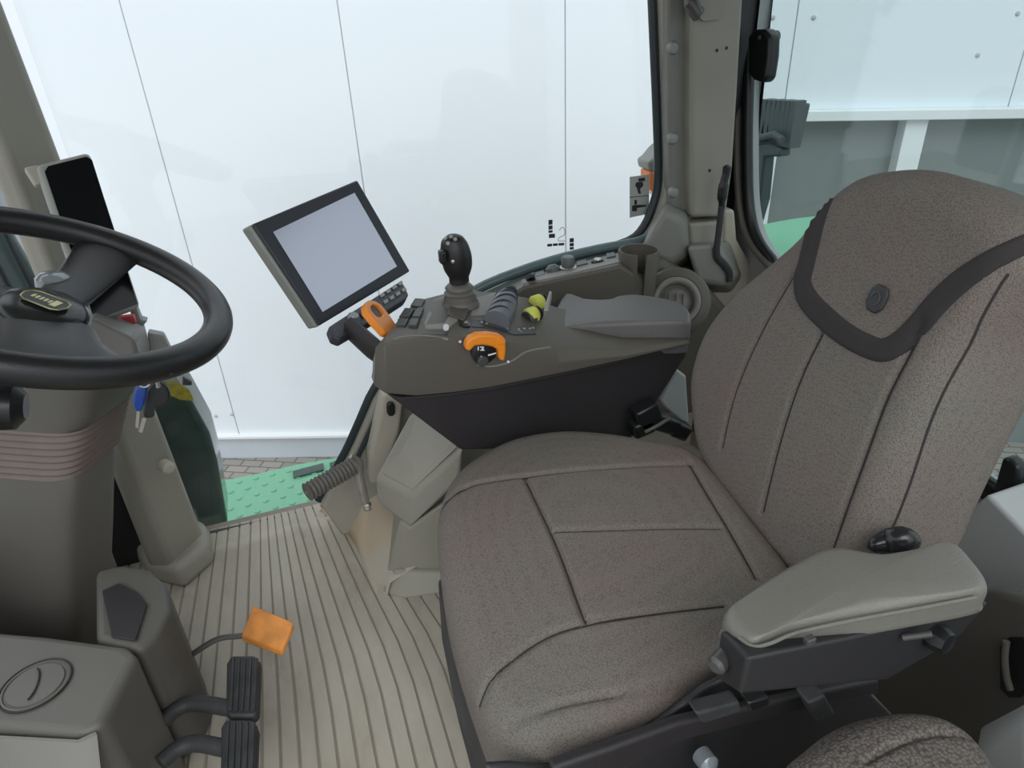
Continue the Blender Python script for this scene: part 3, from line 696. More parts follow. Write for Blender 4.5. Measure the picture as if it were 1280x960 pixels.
# orange throttle arc with black dial
th = thing('throttle_lever', 'orange curved throttle lever around a black numbered dial on the console side', 'lever', W(608, 450, Y=.85))
MB().prism(Ws([(582, 438), (583, 429), (588, 423), (597, 419), (612, 418), (625, 420), (633, 425), (633, 440), (631, 453), (624, 450), (623, 438), (615, 434), (604, 432), (594, 433), (588, 440)], Y=.842), (0, .016, 0)).build('arc_grip', 'orange', th, bevel=.004, seg=4)
MB().prism(Ws([(622, 424), (632, 427), (631, 431), (622, 431)], Y=.841), (0, .003, 0)).build('grip_ridge', 'orange', th, bevel=.001)
mb = MB()
arc = [(584, 430), (588, 424), (597, 420), (610, 420), (622, 423), (630, 430), (631, 440), (629, 450)]
pts = spline([W(x, y, Y=.845) for x, y in arc], 4); w_ = [.0055+.006*math.sin(min(1, i/6)*1.57) for i in range(len(pts))]

MB().lathe(W(604, 438, Y=.862), -Y_, [(.019, -.004), (.019, .006), (.014, .009), (.004, .009)], 32).build('dial', 'black', th)
MB().lathe(W(602, 449, Y=.855), -Y_, [(.008, -.006), (.008, .008), (.006, .010), (.001, .010)], 20).build('dial_knob', 'keyface', th)
mb = MB()
for q in [[(597, 433), (598.5, 433), (598.5, 438), (597, 438)], [(600, 433), (605, 433), (605, 434.3), (600, 434.3)], [(603.6, 433), (605, 433), (604.5, 436), (602, 438), (600.6, 438)], [(600.4, 437), (605.5, 437), (605.5, 438.3), (600.4, 438.3)], [(610, 443), (620, 440.5), (620, 442), (610, 445)], [(600.8, 445), (602, 445), (602, 451), (600.8, 451)]]:
    mb.prism(Ws(q, Y=.848), (0, -.0006, 0))
mb.build('dial_mark', 'white', th)
for x, y in [(575, 427), (635, 452)]:
    p, n = on(tc_, x, y); MB().lathe(p, n, [(.002, -.001), (.002, .0015), (.0008, .002)], 10).build('pin', 'white', cs)
# orange hand lever at the console's front end
hl = thing('hand_lever', 'orange looped hand lever at the front tip of the console below the monitor', 'lever', W(490, 420, Y=.93))
hc = para([(456, 384), (474, 377), (495, 412), (478, 421)], 1.0)
e1 = (hc[1]-hc[0]).normalized(); e2 = (hc[3]-hc[0]); e2 = (e2-e1*e2.dot(e1)); Lh = e2.length; e2.normalize(); nn = e1.cross(e2); nn = nn if nn.dot(cf) < 0 else -nn
o0 = (hc[0]+hc[1])/2; wd = (hc[1]-hc[0]).length/2
outer = [o0+e1*(wd*x)+e2*(Lh*y) for x, y in [(-.6, -.08), (0, -.16), (.6, -.08), (1, .12), (1, .5), (.85, .95), (.3, 1.08), (-.3, 1.08), (-.85, .95), (-1, .5), (-1, .12)]]
inner = [o0+e1*(wd*x)+e2*(Lh*y) for x, y in [(-.35, .06), (0, .02), (.35, .06), (.55, .15), (.55, .3), (.45, .4), (.2, .44), (-.2, .44), (-.45, .4), (-.55, .3), (-.55, .15)]]
mb = MB(); t_ = .012; n = 11
mb.v += outer+inner+[p-nn*t_ for p in outer]+[p-nn*t_ for p in inner]
for i in range(n):
    j = (i+1) % n
    mb.f += [[i, j, n+j, n+i], [2*n+i, 3*n+i, 3*n+j, 2*n+j], [i, 2*n+i, 2*n+j, j], [n+i, n+j, 3*n+j, 3*n+i]]
mb.build('handle', 'orange', hl, bevel=.002, seg=3, ang=30)
prism('thumb_pad', [p-nn*.004 for p in inner], -nn*.005, 'bellows', hl)
# console armrest pad
zt = .600
apo = [W(x, y, Z=zt) for x, y in [(706, 366), (720, 371), (742, 373), (764, 372), (776, 368), (800, 367), (832, 372), (854, 379), (863, 388), (864, 398), (856, 402), (800, 402), (750, 404), (716, 408), (698, 412), (688, 416), (684, 408), (692, 388)]]
cushion('armrest_pad', apo, (V((0, 0, zt)), X_, Y_, ZZ), .060, .009, 'pad', cs, N=160, R=16, crown=.001, per=3, bottom=.94)
# ------------------------------------------------------------------ monitor and keypad
mo = thing('monitor', 'flat square monitor tilted on the front of the control console', 'monitor', W(440, 420, Y=1.05))
D0 = 1.08
fc_ = para([(316, 280), (447, 225), (513, 339), (400, 407)], D0)
mn = (fc_[1]-fc_[0]).cross(fc_[3]-fc_[0]).normalized(); mn = mn if mn.dot(cf) < 0 else -mn
def onm(pts, lift=0): return [W(x, y, pl=(fc_[0]+mn*lift, mn)) for x, y in pts]
sd = [W(305, 291, D=D0+.02), None, None, W(384, 416, D=D0+.02)]
prism('bezel', onm([(316, 280), (447, 225), (513, 339), (400, 407)]), -mn*.008, 'bezel', mo, bevel=.003)
hb = onm([(316, 280), (447, 225), (513, 339), (400, 407)], -.006)
back = [p-mn*.038 for p in onm([(322, 290), (440, 240), (500, 335), (404, 392)], -.006)]
left = (fc_[0]-fc_[1]).normalized()*.009
MB().taper([hb[0]+left, hb[1], hb[2], hb[3]+left], [hb[0]+left*.6-mn*.03, hb[1]-mn*.03, hb[2]-mn*.03, hb[3]+left*.6-mn*.03]).build('housing', 'housing', mo, bevel=.004)
prism('screen', onm([(341, 290), (443, 241), (496, 333), (403, 390)], .0005), mn*.0006, 'screen', mo)
# keypad under the monitor
kc = para([(413, 406), (500, 353), (512, 368), (426, 424)], 1.08)
kn = (kc[1]-kc[0]).cross(kc[3]-kc[0]).normalized(); kn = kn if kn.dot(cf) < 0 else -kn
kd = thing('keypad', 'black button keypad fixed under the lower edge of the monitor', 'keypad', V(kc[3]))
def onk(pts, lift=0): return [W(x, y, pl=(kc[0]+kn*lift, kn)) for x, y in pts]
prism('case', onk([(411, 408), (420, 402), (497, 353), (505, 355), (511, 368), (507, 374), (470, 398), (440, 416), (426, 424), (416, 420)]), -kn*.018, 'bezel', kd, bevel=.003)
for r_ in range(2):
    for k in range(4):
        x = 477+k*7.6+r_*4.5; y = 369-k*4.9+r_*8.2
        prism('key', onk([(x-2.6, y), (x+1.6, y-2.9), (x+3.8, y+.6), (x-.4, y+3.6)], .0005), kn*.002, 'keymark', kd)
p = onk([(441, 399)])[0]; MB().lathe(p, kn, [(.010, 0), (.010, .006), (.007, .010), (.001, .010)], 20).build('dial', 'clear_grey', kd)
prism('key', onk([(449, 392), (455, 388), (459, 394), (453, 398)], .0005), kn*.002, 'black', kd)
prism('key', onk([(430, 405), (434, 402), (438, 408), (434, 411)], .0005), kn*.002, 'black', kd)
# arm that carries monitor
MB().tube([W(440, 412, D=1.10), W(462, 432, D=1.06), W(480, 446, D=1.04)], [.022, .022, .020], 12, flat=.6).build('mounting_arm', 'console_dark', mo)
# ------------------------------------------------------------------ driver's seat
sz = .47
seat = thing('driver_seat', 'large grey brown fabric driver seat with dark headrest band and black base', 'seat', W(760, 760, Z=.1))
ol = [(546, 640), (562, 598), (592, 571), (640, 548), (700, 538), (760, 541), (820, 551), (868, 563), (908, 598), (955, 658), (1000, 720), (1008, 760), (960, 800), (900, 845), (840, 885), (770, 925), (700, 944), (645, 940), (612, 915), (585, 850), (560, 770), (548, 700)]
out3 = [W(x, y, Z=sz-.012) for x, y in ol]
T = lambda pts: Ws(pts, Z=sz+.004)
gro = [T([(548, 622), (575, 612), (600, 604), (660, 598), (740, 590), (862, 580)]),
       T([(656, 600), (672, 635), (697, 690), (727, 770), (733, 778)]),
       T([(862, 578), (880, 610), (910, 660), (945, 722)]),
       T([(694, 669), (760, 668), (900, 661)]),
       T([(598, 862), (625, 835), (680, 800), (733, 783), (820, 768), (905, 756)]),
       T([(640, 900), (700, 880), (760, 868), (880, 845)])]
cu_ = cushion('seat_cushion', out3, (V((0, 0, sz)), X_, Y_, ZZ), .11, .035, 'fabric', seat, N=420, R=110, crown=.014, grooves=gro, depth=.0055, gw=.0035)
def stitch(target, gro_, n, name='stitching'):
    t = bvh(target); mb = MB()
    for g in gro_:
        pts = []
        for p in spline(g, 6):
            h = t.ray_cast(p+n*.08, -n)
            if h[0] is not None: pts.append(h[0]-n*.0002)
        if len(pts) > 3: mb.tube(pts, .0014, 6)
    return mb.build(name, 'band', target)
stitch(cu_, gro[:5], ZZ)
# cushion back roll against the backrest
# backrest
Aj, Bj = W(872, 578, Z=sz-.01), W(992, 724, Z=sz-.01)
la = (Aj-Bj); la.z = 0; la.normalize(); per_ = V((la.y, -la.x, 0)); per_ = per_ if per_.x > 0 else -per_
LEAN = math.radians(15); up_ = ZZ*math.cos(LEAN)+per_*math.sin(LEAN); nb_ = -(per_*math.cos(LEAN)-ZZ*math.sin(LEAN))
bo = (Aj+Bj)/2; BP = (bo, nb_)
bol = [(880, 600), (862, 560), (856, 520), (855, 470), (872, 415), (905, 368), (955, 322), (995, 285), (1025, 245), (1060, 216), (1100, 206), (1145, 206), (1195, 222), (1245, 250), (1275, 285), (1268, 330), (1240, 370), (1200, 425), (1165, 495), (1130, 570), (1100, 640), (1075, 700), (1040, 740), (985, 730), (925, 660)]
bo3 = [W(x, y, pl=BP) for x, y in bol]
S = lambda pts: [W(x, y, pl=BP) for x, y in pts]
bg = [S([(905, 560), (925, 490), (960, 410), (995, 345)]), S([(955, 640), (985, 540), (1010, 470), (1035, 418)]), S([(1040, 690), (1080, 580), (1110, 500), (1140, 440), (1160, 400)]),
      S([(1000, 700), (1030, 600), (1060, 520)])[:0] or S([(1078, 690), (1110, 610), (1153, 505), (1200, 415), (1250, 340)])]
bk = cushion('backrest', bo3, (bo, la, up_, nb_), .145, .035, 'fabric', seat, N=420, R=110, crown=.012, grooves=bg, depth=.005, gw=.004)
tb = bvh(bk)
stitch(bk, bg, nb_)
# dark trim band around the headrest
band_c = [(1078, 212), (1050, 228), (1034, 246), (1022, 272), (1014, 305), (1008, 330), (1003, 352), (1010, 374), (1032, 398), (1060, 420), (1090, 435), (1108, 437), (1128, 426), (1150, 404), (1172, 378), (1200, 352), (1232, 330), (1262, 314), (1290, 302), (1310, 296)]
band_w = [4, 7, 9, 11, 11, 11, 12, 15, 16, 16, 16, 16, 16, 16, 16, 16, 15, 14, 13, 12]
bcs = spline([V((x, y, w)) for (x, y), w in zip(band_c, band_w)], 5)
rows = []
for i, p in enumerate(bcs):
    a = bcs[max(0, i-1)]; b = bcs[min(len(bcs)-1, i+1)]; d = V((b.x-a.x, b.y-a.y, 0)).normalized(); e = V((-d.y, d.x, 0))
    row = []
    for t in (-1, -.75, -.4, 0, .4, .75, 1):
        q = on(tb, p.x+e.x*p.z*t, p.y+e.y*p.z*t, 1.0)
        if hit(tb, p.x+e.x*p.z*t, p.y+e.y*p.z*t) is None: q = (row[-1] if row else None, None)
        row.append(q[0]+q[1]*(.0030 if abs(t) < .9 else -.001) if q[1] is not None else q[0])
    if all(r is not None for r in row): rows.append(row)
mb = MB(); n = 7
for r in rows: mb.v += r
for i in range(len(rows)-1):
    for j in range(n-1): mb.f.append([i*n+j, i*n+j+1, (i+1)*n+j+1, (i+1)*n+j])
mb.build('headrest_band', 'band', seat, ang=80)
p, n = on(tb, 1098, 374); bd = MB()
e = la; g = up_
bd.prism([p+e*(.0125*x)+g*(.0145*y) for x, y in [(-.6, 1), (.6, 1), (1, .5), (1, -.5), (.5, -1), (-.5, -1), (-1, -.5), (-1, .5)]], n*.004)
bdo = bd.build('headrest_button', 'badge', seat, bevel=.002)
MB().tube([p+n*.0045+e*(.006*math.cos(a))+g*(.007*math.sin(a)) for a in [k*.5 for k in range(10)]], .0008, 6).build('emblem', 'screw', bdo)
# seat pan and suspension below the cushion
cc = V((0, 0, 0))
for p in out3: cc += p/len(out3)
pan = [cc+(p-cc)*.93 for p in out3]
for p in pan: p.z = .40
MB().taper(pan, [V((cc.x+(p.x-cc.x)*.90, cc.y+(p.y-cc.y)*.9, .30)) for p in pan]).build('seat_pan', 'console_dark', seat, bevel=.006)
b0 = [V((.13, .44, 0)), V((.15, .78, 0)), V((.50, .78, 0)), V((.50, .40, 0))]
MB().taper([p+ZZ*.31 for p in b0], b0).build('suspension_base', 'console_dark', seat, bevel=.01)
prism('front_skirt', [W(547, 722, Y=.70), W(560, 790, Y=.62), W(578, 870, Y=.5), W(612, 950, Y=.42), W(625, 1010, Y=.42), W(600, 1010, Y=.45), W(572, 900, Y=.55), W(552, 800, Y=.66)], (.03, .0, -.01), 'rubber', seat, bevel=.004)
# near side covers
prism('side_cover', Ws([(600, 1000), (608, 960), (640, 958), (690, 962), (745, 948), (795, 922), (842, 892), (880, 862), (910, 846), (990, 860), (1060, 840), (1120, 900), (1100, 1000)], Y=.345), (0, .008, 0), 'dark', seat, bevel=.006)
prism('side_rail', Ws([(690, 962), (760, 938), (850, 905), (1000, 872), (1100, 850), (1100, 868), (1000, 890), (860, 925), (700, 1000)], Y=.325), (0, .012, 0), 'console_dark', seat, bevel=.004)
prism('side_switch', Ws([(870, 893), (925, 878), (928, 890), (880, 906)], Y=.31), (0, .016, 0), 'rubber', seat, bevel=.003)
prism('side_switch', Ws([(935, 880), (962, 872), (964, 882), (940, 892)], Y=.31), (0, .016, 0), 'black', seat, bevel=.003)
MB().lathe(W(884, 953, Y=.318), V((0, -1, .2)), [(.010, -.01), (.010, .004), (.006, .008), (.001, .009)], 20).build('adjuster_knob', 'clear_grey', seat)
prism('bracket', Ws([(1010, 880), (1032, 870), (1045, 893), (1022, 903)], Y=.30), (0, .02, 0), 'rubber', seat, bevel=.003)
# left armrest
AZ = .625
at_ = [W(x, y, Z=AZ) for x, y in [(906, 760), (930, 740), (977, 708), (1020, 684), (1048, 679), (1073, 683), (1107, 688), (1150, 683), (1193, 674), (1222, 700), (1238, 726), (1225, 738), (1150, 752), (1060, 768), (990, 783), (958, 795), (936, 800), (915, 782)]]
ar = MB(); 
abx = MB().taper([W(935, 822, Y=.265), W(1060, 797, Y=.265), W(1190, 767, Y=.265), W(1238, 752, Y=.265), W(1196, 800, Y=.265), W(1110, 850, Y=.265), W(925, 868, Y=.265)],
    [W(899, 788, Y=.305), W(1020, 768, Y=.305), W(1150, 748, Y=.305), W(1200, 738, Y=.305), W(1170, 780, Y=.305), W(1080, 830, Y=.305), W(892, 846, Y=.305)]).build('armrest', 'dark', seat, bevel=.004)
cushion('armrest_pad', at_, (V((0, 0, AZ)), X_, Y_, ZZ), .030, .011, 'armpad', abx, N=200, R=24, crown=.003, per=5, bottom=.97)
h_ = [W(x, y, Z=AZ-.004)+V((0, -.0015, 0)) for x, y in [(922, 795), (940, 806), (962, 802), (994, 789), (1062, 774), (1150, 758), (1218, 745)]]
MB().tube(spline(h_, 5), .0016, 8).build('piping', 'armpad', abx)
for x, y in [(1012, 800), (1185, 762), (1221, 752)]:
    MB().box(W(x, y, Y=.262), X_*.008, Y_*.006, ZZ*.006).build('clip', 'screw', abx, bevel=.001)
MB().lathe(W(898, 829, Y=.292), V((-1, -.4, 0)), [(.008, -.01), (.008, .003), (.005, .006), (.001, .006)], 16).build('adjuster', 'screw', abx)
MB().tube([W(1128, 797, Y=.262), W(1150, 794, Y=.255), W(1165, 792, Y=.25)], [.003, .003, .003], 12).build('adjuster_shaft', 'screw', abx)
MB().lathe(W(1170, 795, Y=.262), V((.1, -1, .1)), [(.012, -.01), (.013, .004), (.010, .012), (.002, .013)], 8).build('adjuster_wheel', 'black', abx)
# recliner knob
MB().tube(spline([W(1088, 683, Y=.36), W(1108, 678, Y=.36), W(1128, 675, Y=.35), W(1146, 678, Y=.35)], 4), [.004, .008, .010, .012, .013, .014, .0145, .0145, .014, .013, .011, .009, .004], 16, flat=.9).build('recliner_lever', 'wheel_gloss', seat, ang=80)
# buckle
bu = thing('belt_buckle', 'black belt buckle wedged between cushion, console and backrest', 'buckle', W(830, 550, Y=.86))
q0 = W(822, 520, Y=.845)
for dx, dy, sx, sy, sz_, rt in [(-14, -2, .045, .03, .045, .3), (8, 8, .055, .03, .03, -.5), (-20, 12, .04, .03, .03, .2), (26, 16, .04, .03, .03, -.6)]:
    c = W(822+dx, 520+dy, Y=.85); ax = V((math.cos(rt), 0, math.sin(rt))); az = V((-math.sin(rt), 0, math.cos(rt)))
    MB().box(c, ax*sx, Y_*sy, az*sz_).build('housing', 'black', bu, bevel=.006)
MB().tube(Ws([(806, 540), (822, 532), (838, 522)], Y=.828), .003, 8).build('strap_edge', 'column_grey', bu)
tag(prism('seat_side_panel', Ws([(825, 500), (846, 462), (858, 470), (862, 530), (850, 525), (832, 510)], Y=.93), (0, .02, 0), 'grey_panel', bevel=.004), 'pale grey panel peeping out between the console and the backrest', 'panel')
# ------------------------------------------------------------------ passenger seat
psx = .50
ps = thing('passenger_seat', 'coarse grey fabric passenger seat cushion at the bottom right corner', 'seat', W(1120, 1000, Z=.3))
po = [W(x, y, Z=psx-.01) for x, y in [(975, 965), (1005, 930), (1050, 900), (1110, 886), (1165, 889), (1205, 906), (1235, 935), (1260, 980), (1270, 1060), (1200, 1150), (1060, 1150), (970, 1060)]]
cushion('cushion', po, (V((0, 0, psx)), X_, Y_, ZZ), .09, .03, 'fabric_coarse', ps, N=220, R=40, crown=.012, grooves=[Ws([(1080, 960), (1120, 938), (1160, 925), (1215, 920)], Z=psx)], depth=.004, gw=.003)
pc = V((0, 0, 0))
for p in po: pc += p/len(po)
MB().taper([V((pc.x+(p.x-pc.x)*.9, pc.y+(p.y-pc.y)*.9, .42)) for p in po], [V((pc.x+(p.x-pc.x)*.8, pc.y+(p.y-pc.y)*.8, .0)) for p in po]).build('base', 'dark', ps, bevel=.004)
# ------------------------------------------------------------------ steering wheel
WC = V((-.249, .869, .790)); tau, rho, R0 = .43, math.radians(-13), .174
wn_ = V((math.sin(tau)*math.cos(rho), math.sin(tau)*math.sin(rho), math.cos(tau)))
wa = wn_.cross(V((-math.sin(rho), math.cos(rho), 0))).normalized(); wa = -wa if wa.x < 0 else wa   # points to the driver
wb = wn_.cross(wa)
def wp(r, deg, h=0): a = math.radians(deg); return WC + wa*(r*math.cos(a)) + wb*(r*math.sin(a)) + wn_*h
sw = thing('steering_wheel', 'large black steering wheel with badge on its hub at the left edge', 'steering wheel', WC-wn_*.08)
MB().tube([wp(R0, k*3) for k in range(120)], .0165, 20, closed=True, up=None).build('rim', 'wheel', sw, ang=80)
hub = MB().lathe(WC-wn_*.085, wn_, [(.030, .02), (.038, .035), (.046, .050), (.045, .060), (.036, .066), (.015, .069), (.002, .070)], 40).build('hub', 'wheel_gloss', sw, ang=70)
def spoke(deg, w0, w1, name='spoke'):
    rg = []
    for t in [0, .2, .4, .6, .8, .92, 1]:
        r = .03+(R0-.03-.006)*t; h = -.035+.03*t*t+.003; w = w0+(w1-w0)*t**2; th = .011-.003*t
        c = wp(r, deg, h); s_ = (wp(r, deg+90)-WC).normalized()
        rad = (wp(1, deg)-WC).normalized(); 
        s_ = wn_.cross(rad)
        rg.append([c+s_*(w*math.cos(a))+wn_*(th*math.sin(a)) for a in [k*math.pi/8 for k in range(16)]])
    return MB().loft(rg).build(name, 'wheel', sw, ang=70)
SPK = [None]
spoke(88, .026, .040); spoke(-62, .045, .10); spoke(180, .03, .045)
tw = bvh(hub)
bc_ = WC-wn_*.0145
wb_ = V((math.cos(-.42), math.sin(-.42), 0)); wb_ = (wb_-wn_*wb_.dot(wn_)).normalized(); wa_ = wn_.cross(wb_)
bc_ = bc_+wb_*.004-wa_*.004
bdg = [bc_+wb_*(.0235*x)+wa_*(.0135*y) for x, y in [(-.6, 1), (.6, 1), (.88, .7), (1, 0), (.88, -.7), (.6, -1), (-.6, -1), (-.88, -.7), (-1, 0), (-.88, .7)]]
prism('badge', bdg, wn_*.002, 'badge', hub, bevel=.0006)
MB().tube([p+wn_*.002 for p in bdg], .0009, 8, closed=True).build('badge_rim', 'gold', hub)
mb = MB()
for k in range(5): mb.box(bc_+wn_*.0022+wb_*(-.013+k*.0045), wb_*.0028, wa_*.007, wn_*.0006)
mb.box(bc_+wn_*.0022+wb_*.011, wb_*.007, wa_*.014, wn_*.0006)
mb.build('badge_lettering', 'gold', hub)
# ------------------------------------------------------------------ steering column
cl = thing('steering_column', 'taupe steering column with folded bellows under the steering wheel', 'column', W(60, 800, Y=.9))
def sect(cx, cy, half, yd, Yc, tilt=0, n=28, e=.45):
    """rounded rectangle ring around the column at picture height cy"""
    c = W(cx, cy, Y=Yc); hw = mpx(c, half); out = []
    for k in range(n):
        a = 2*math.pi*k/n; ca, sa = math.cos(a), math.sin(a)
        out.append(c+rh*(hw*math.copysign(abs(ca)**e, ca))+fh*(yd*math.copysign(abs(sa)**e, sa)))
    return out
cpl = (CAM+fh*.84, fh); ca_ = math.radians(8)
cax, cay = rh*math.cos(ca_)-fh*math.sin(ca_), fh*math.cos(ca_)+rh*math.sin(ca_)
def csec(y, xr, dep=.065, n=36, e=.35, k=0):
    a = W(18, y, pl=cpl); hw = (W(xr, y, pl=cpl)-a).length+k; c = a+cay*dep; out = []
    for i in range(n):
        t = 2*math.pi*i/n; cc_, ss = math.cos(t), math.sin(t)
        out.append(c+cax*(hw*math.copysign(abs(cc_)**e, cc_))+cay*((dep+k)*math.copysign(abs(ss)**e, ss)))
    return out
MB().loft([csec(450, 118), csec(490, 122), csec(520, 118), csec(534, 112), csec(540, 104)]).build('upper_shroud', 'column', cl, ang=60)
rg = []
for i in range(31):
    t = i/30; k = .0022 if (i//2) % 2 else -.0022
    rg.append(csec(536+62*t, 108-14*t, e=.4, k=k))
MB().loft(rg).build('bellows', 'bellows', cl, ang=80)
MB().loft([csec(598, 92, .058), csec(604, 97, .058), csec(640, 96, .058), csec(700, 95, .06), csec(740, 95, .06), csec(762, 99, .065), csec(790, 99, .065), csec(850, 97, .065)]).build('lower_shroud', 'column_grey', cl, ang=60)
MB().tube([W(-60, 500, Y=.80), W(0, 508, Y=.80), W(20, 508, Y=.80), W(33, 508, Y=.80)], [.022, .026, .025, .014], 16).build('turn_stalk', 'black', cl)
MB().lathe(W(72, 372, Y=.95), V((.1, 0, 1)), [(.022, 0), (.022, .012), (.019, .016), (.018, .026), (.012, .031), (.002, .032)], 28).build('release_knob', 'clear_grey', cl)
# ------------------------------------------------------------------ pedal housing
pb = thing('pedal_housing', 'grey brown pedal housing with a round cap at the bottom left', 'housing', W(100, 900, Z=0))
zt_ = .27
tp = Ws([(-90, 780), (60, 793), (158, 806), (172, 818), (150, 860), (128, 905), (100, 918), (-90, 905)], Z=zt_)
ph = prism('front_cover', tp, (0, 0, -.27), 'column_grey', pb, bevel=.014, seg=5)
tp2 = Ws([(118, 712), (150, 704), (185, 709), (207, 728), (214, 760), (200, 790), (172, 814), (118, 800)], Z=.26)
prism('rear_cover', tp2, (0, 0, -.26), 'column', pb, bevel=.012, seg=5)
tp3 = Ws([(128, 740), (150, 730), (172, 742), (184, 758), (170, 802), (140, 798)], Z=.262)
prism('recess_panel', tp3, (0, 0, .003), 'console_dark', pb, bevel=.002)
lo_ = Ws([(-90, 905), (100, 918), (112, 960), (-90, 960)], Z=.26)
MB().taper([p+V((0, 0, -.004)) for p in Ws([(-90, 912), (96, 922), (118, 912), (120, 916), (98, 926), (-90, 916)], Z=zt_)], Ws([(-90, 1000), (100, 1010), (128, 990), (130, 1000), (104, 1016), (-90, 1010)], Z=.2)).build('lower_front', 'taupe_light', pb)
cpc = W(45, 857, Z=zt_); 
cp = MB().lathe(cpc-ZZ*.001, ZZ, [(.040, 0), (.040, .003), (.037, .0035), (.036, .0015), (.034, .0015), (.033, .004), (.001, .005)], 44).build('round_cap', 'column_grey', pb)
MB().tube([cpc+ZZ*.005+V((-.006+.010*math.cos(a)*1, .028*math.sin(a), 0)) for a in [-1.2+.2*k for k in range(13)]], .0012, 6).build('cap_line', 'console_dark', cp)
MB().tube([cpc+ZZ*.002+V((.041*math.cos(a), .041*math.sin(a), 0)) for a in [k*math.pi/24 for k in range(48)]], .0014, 6, closed=True).build('cap_gap', 'console_dark', cp)
# pedals
ap = thing('accelerator_pedal', 'worn orange accelerator pedal on a bent rod over the ribbed mat', 'pedal', W(310, 830, Z=0))
pc4 = [W(316, 756, Z=.165), W(367, 778, Z=.155), W(352, 814, Z=.12), W(301, 795, Z=.13)]
MB().prism(pc4, V((0, 0, -.014))).build('pad', 'orange_pedal', ap, bevel=.003)
MB().tube(spline([W(205, 842, Z=.10), W(240, 818, Z=.11), W(272, 799, Z=.125), W(300, 795, Z=.125), W(325, 792, Z=.125)], 4), .005, 10).build('rod', 'screw', ap)
MB().tube([W(205, 842, Z=.10), W(215, 850, Z=.0)], .008, 8).build('rod_mount', 'rubber', ap)
def brake(y0, y1, x0, x1, ay, label):
    t = thing('brake_pedal', label, 'pedal', W((x0+x1)/2, y1, Z=0), 'pair of ribbed brake pedals')
    z = .14; q = Ws([(x0+6, y0), (x1-7, y0), (x1, y0+8), (x1-3, y1-6), (x1-9, y1), (x0+4, y1), (x0-1, y1-6), (x0, y0+10)], Z=z)
    prism('pad', q, (0, 0, -.02), 'rubber', t, bevel=.004)
    mb = MB(); k = 5
    for i in range(k):
        f_ = (i+.5)/k; xa = x0+3+(x1-x0-6)*f_
        mb.tube([W(xa+1.5, y0+5, Z=z), W(xa, (y0+y1)/2, Z=z), W(xa-2, y1-5, Z=z)], .0034, 8)
    r = mb.build('tread', 'rubber', t)
    MB().tube(spline([W(200, ay+22, Z=.12), W(222, ay+4, Z=.12), W(245, ay-3, Z=.12), W(x0+8, ay+4, Z=.122)], 4), [.012]*13, 12, flat=1.0).build('arm', 'rubber', t)
brake(819, 895, 283, 325, 882, 'black ribbed brake pedal directly below the orange pedal')
brake(899, 985, 276, 322, 932, 'black ribbed brake pedal cut by the bottom edge, nearer one of the pair')
# ------------------------------------------------------------------ tall dark display beside the pillar
td = thing('corner_display', 'tall black corner display in a grey frame on the front right pillar', 'display', W(130, 400, Y=1.12))
dp = para([(43, 206), (112, 189), (176, 384), (112, 408)], .93)
dn = (dp[1]-dp[0]).cross(dp[3]-dp[0]).normalized(); dn = dn if dn.dot(cf) < 0 else -dn
prism('frame', dp, -dn*.022, 'housing', td, bevel=.008, seg=4)
def ond(pts, l=0): return [W(x, y, pl=(dp[0]+dn*l, dn)) for x, y in pts]
prism('screen', ond([(56, 215), (60, 208), (108, 196), (115, 200), (172, 380), (118, 400)], .0005), dn*.001, 'display_glass', td)
prism('mount', ond([(30, 214), (48, 210), (56, 234), (44, 236)], -.03), dn*.02, 'beige_light', td, bevel=.003)
# dashboard pod below it, red button, small bracket
dd = thing('dashboard_pod', 'taupe dashboard pod behind the steering wheel with a red button', 'dashboard', W(150, 470, Y=1.08))
MB().taper(Ws([(112, 396), (120, 400), (168, 424), (172, 440), (165, 470), (110, 470), (104, 420)], Y=1.02), Ws([(120, 385), (150, 395), (182, 408), (188, 430), (186, 470), (120, 470), (112, 410)], Y=1.12)).build('shell', 'taupe_light', dd, bevel=.006, seg=3)
prism('upper_panel', Ws([(118, 386), (152, 372), (158, 392), (134, 402), (122, 400)], Y=1.13), (0, .02, 0), 'taupe_light', dd, bevel=.003)
MB().box(W(159, 400, Y=1.11), X_*.022, Y_*.015, ZZ*.014).build('button', 'red', dd, bevel=.003)
prism('side_bracket', Ws([(160, 380), (167, 376), (176, 400), (184, 402), (178, 408), (184, 430), (172, 425)], Y=1.13), (0, .02, 0), 'cap', dd, bevel=.002)
prism('rear_bracket', Ws([(184, 416), (204, 420), (214, 440), (222, 478), (190, 478)], Y=1.14), (0, .02, 0), 'cap', dd, bevel=.003)
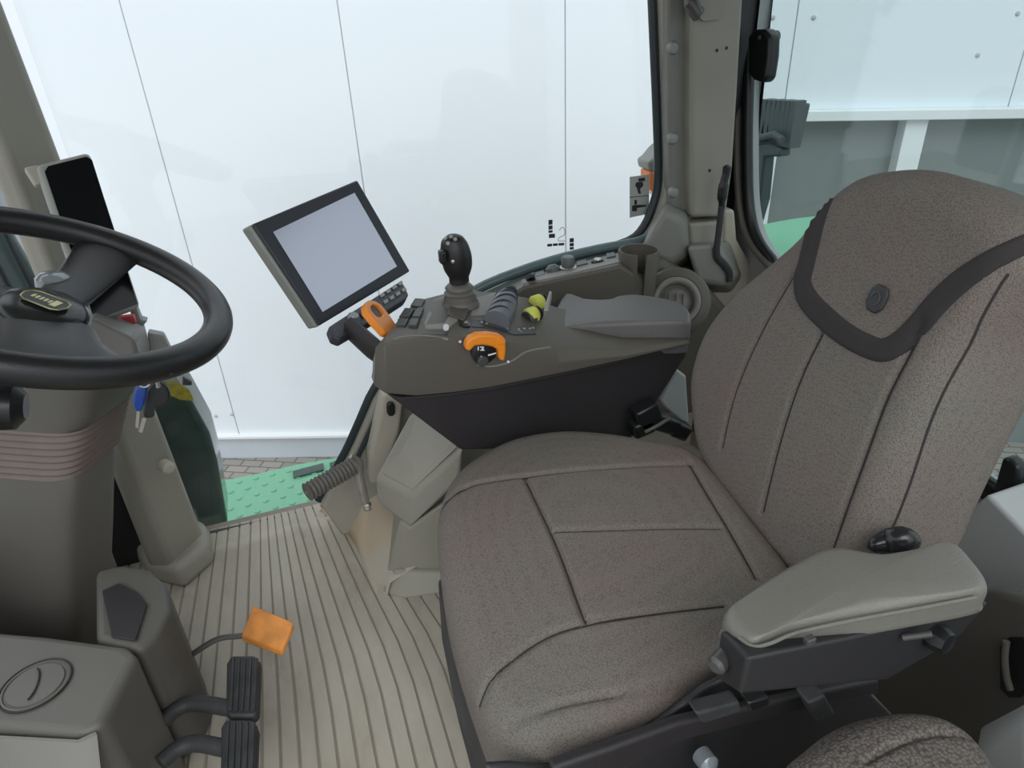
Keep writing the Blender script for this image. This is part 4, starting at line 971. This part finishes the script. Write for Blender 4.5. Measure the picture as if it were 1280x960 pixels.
# keys hanging under the rim
ky = thing('key_ring', 'bunch of keys with blue and black fobs hanging below the wheel rim', 'keys', W(190, 530, Y=.93))
MB().tube([W(180+8*math.cos(a), 478+6*math.sin(a), Y=.93) for a in [k*.4 for k in range(16)]], .0014, 8, closed=True).build('ring', 'metal', ky)
cushion('blue_fob', [W(x, y, Y=.93) for x, y in [(172, 484), (182, 482), (183, 495), (178, 512), (171, 515), (166, 505), (167, 492)]], (W(175, 498, Y=.93), X_, ZZ, -Y_), .010, .004, 'blue', ky, N=48, R=8, crown=.001)
cushion('black_fob', [W(x, y, Y=.95) for x, y in [(184, 488), (196, 478), (208, 484), (213, 498), (205, 508), (194, 512), (192, 522), (180, 522), (180, 505)]], (W(195, 500, Y=.95), X_, ZZ, -Y_), .012, .004, 'dark', ky, N=60, R=8, crown=.001)
prism('key', Ws([(171, 512), (175, 512), (173, 536), (169, 534)], Y=.935), (0, .002, 0), 'metal', ky)
prism('key', Ws([(178, 522), (183, 523), (178, 541), (173, 540)], Y=.94), (0, .002, 0), 'metal', ky)
MB().tube([W(196, 472, Y=.93), W(198, 484, Y=.93)], .003, 8).build('clasp', 'metal', ky)
# ------------------------------------------------------------------ light
sc0 = bpy.context.scene
w = bpy.data.worlds.new('sky'); sc0.world = w; w.use_nodes = True; nt = w.node_tree
bg_ = nt.nodes['Background']; bg_.inputs['Strength'].default_value = 1.0
tcw = nt.nodes.new('ShaderNodeTexCoord'); sp_ = nt.nodes.new('ShaderNodeSeparateXYZ'); rp = nt.nodes.new('ShaderNodeValToRGB')
nt.links.new(tcw.outputs['Generated'], sp_.inputs[0]); nt.links.new(sp_.outputs['Z'], rp.inputs['Fac']); nt.links.new(rp.outputs['Color'], bg_.inputs['Color'])
rp.color_ramp.elements[0].position = 0; rp.color_ramp.elements[0].color = (.55, .58, .62, 1)
rp.color_ramp.elements[1].position = .6; rp.color_ramp.elements[1].color = (.93, .97, 1.0, 1)
sun = bpy.data.lights.new('sun', 'SUN'); sun.energy = .8; sun.angle = math.radians(40); so_ = bpy.data.objects.new('sun', sun); col.objects.link(so_)
so_.rotation_euler = V((.15, .9, -.85)).to_track_quat('-Z', 'Y').to_euler()
# ------------------------------------------------------------------ camera object
cd = bpy.data.cameras.new('camera'); co = bpy.data.objects.new('camera', cd); col.objects.link(co)
cd.sensor_width = 36; cd.lens = F/1280*36; cd.shift_x = -(PX-640)/1280; cd.clip_start = .01
mw = Matrix((cr, cu, -cf)).transposed().to_4x4(); mw.translation = CAM; co.matrix_world = mw
sc0.camera = co
sc0.view_settings.view_transform = 'Standard'; sc0.view_settings.look = 'None'; sc0.view_settings.gamma = 1; sc0.view_settings.use_curve_mapping = False
sc0.view_settings.exposure = .6
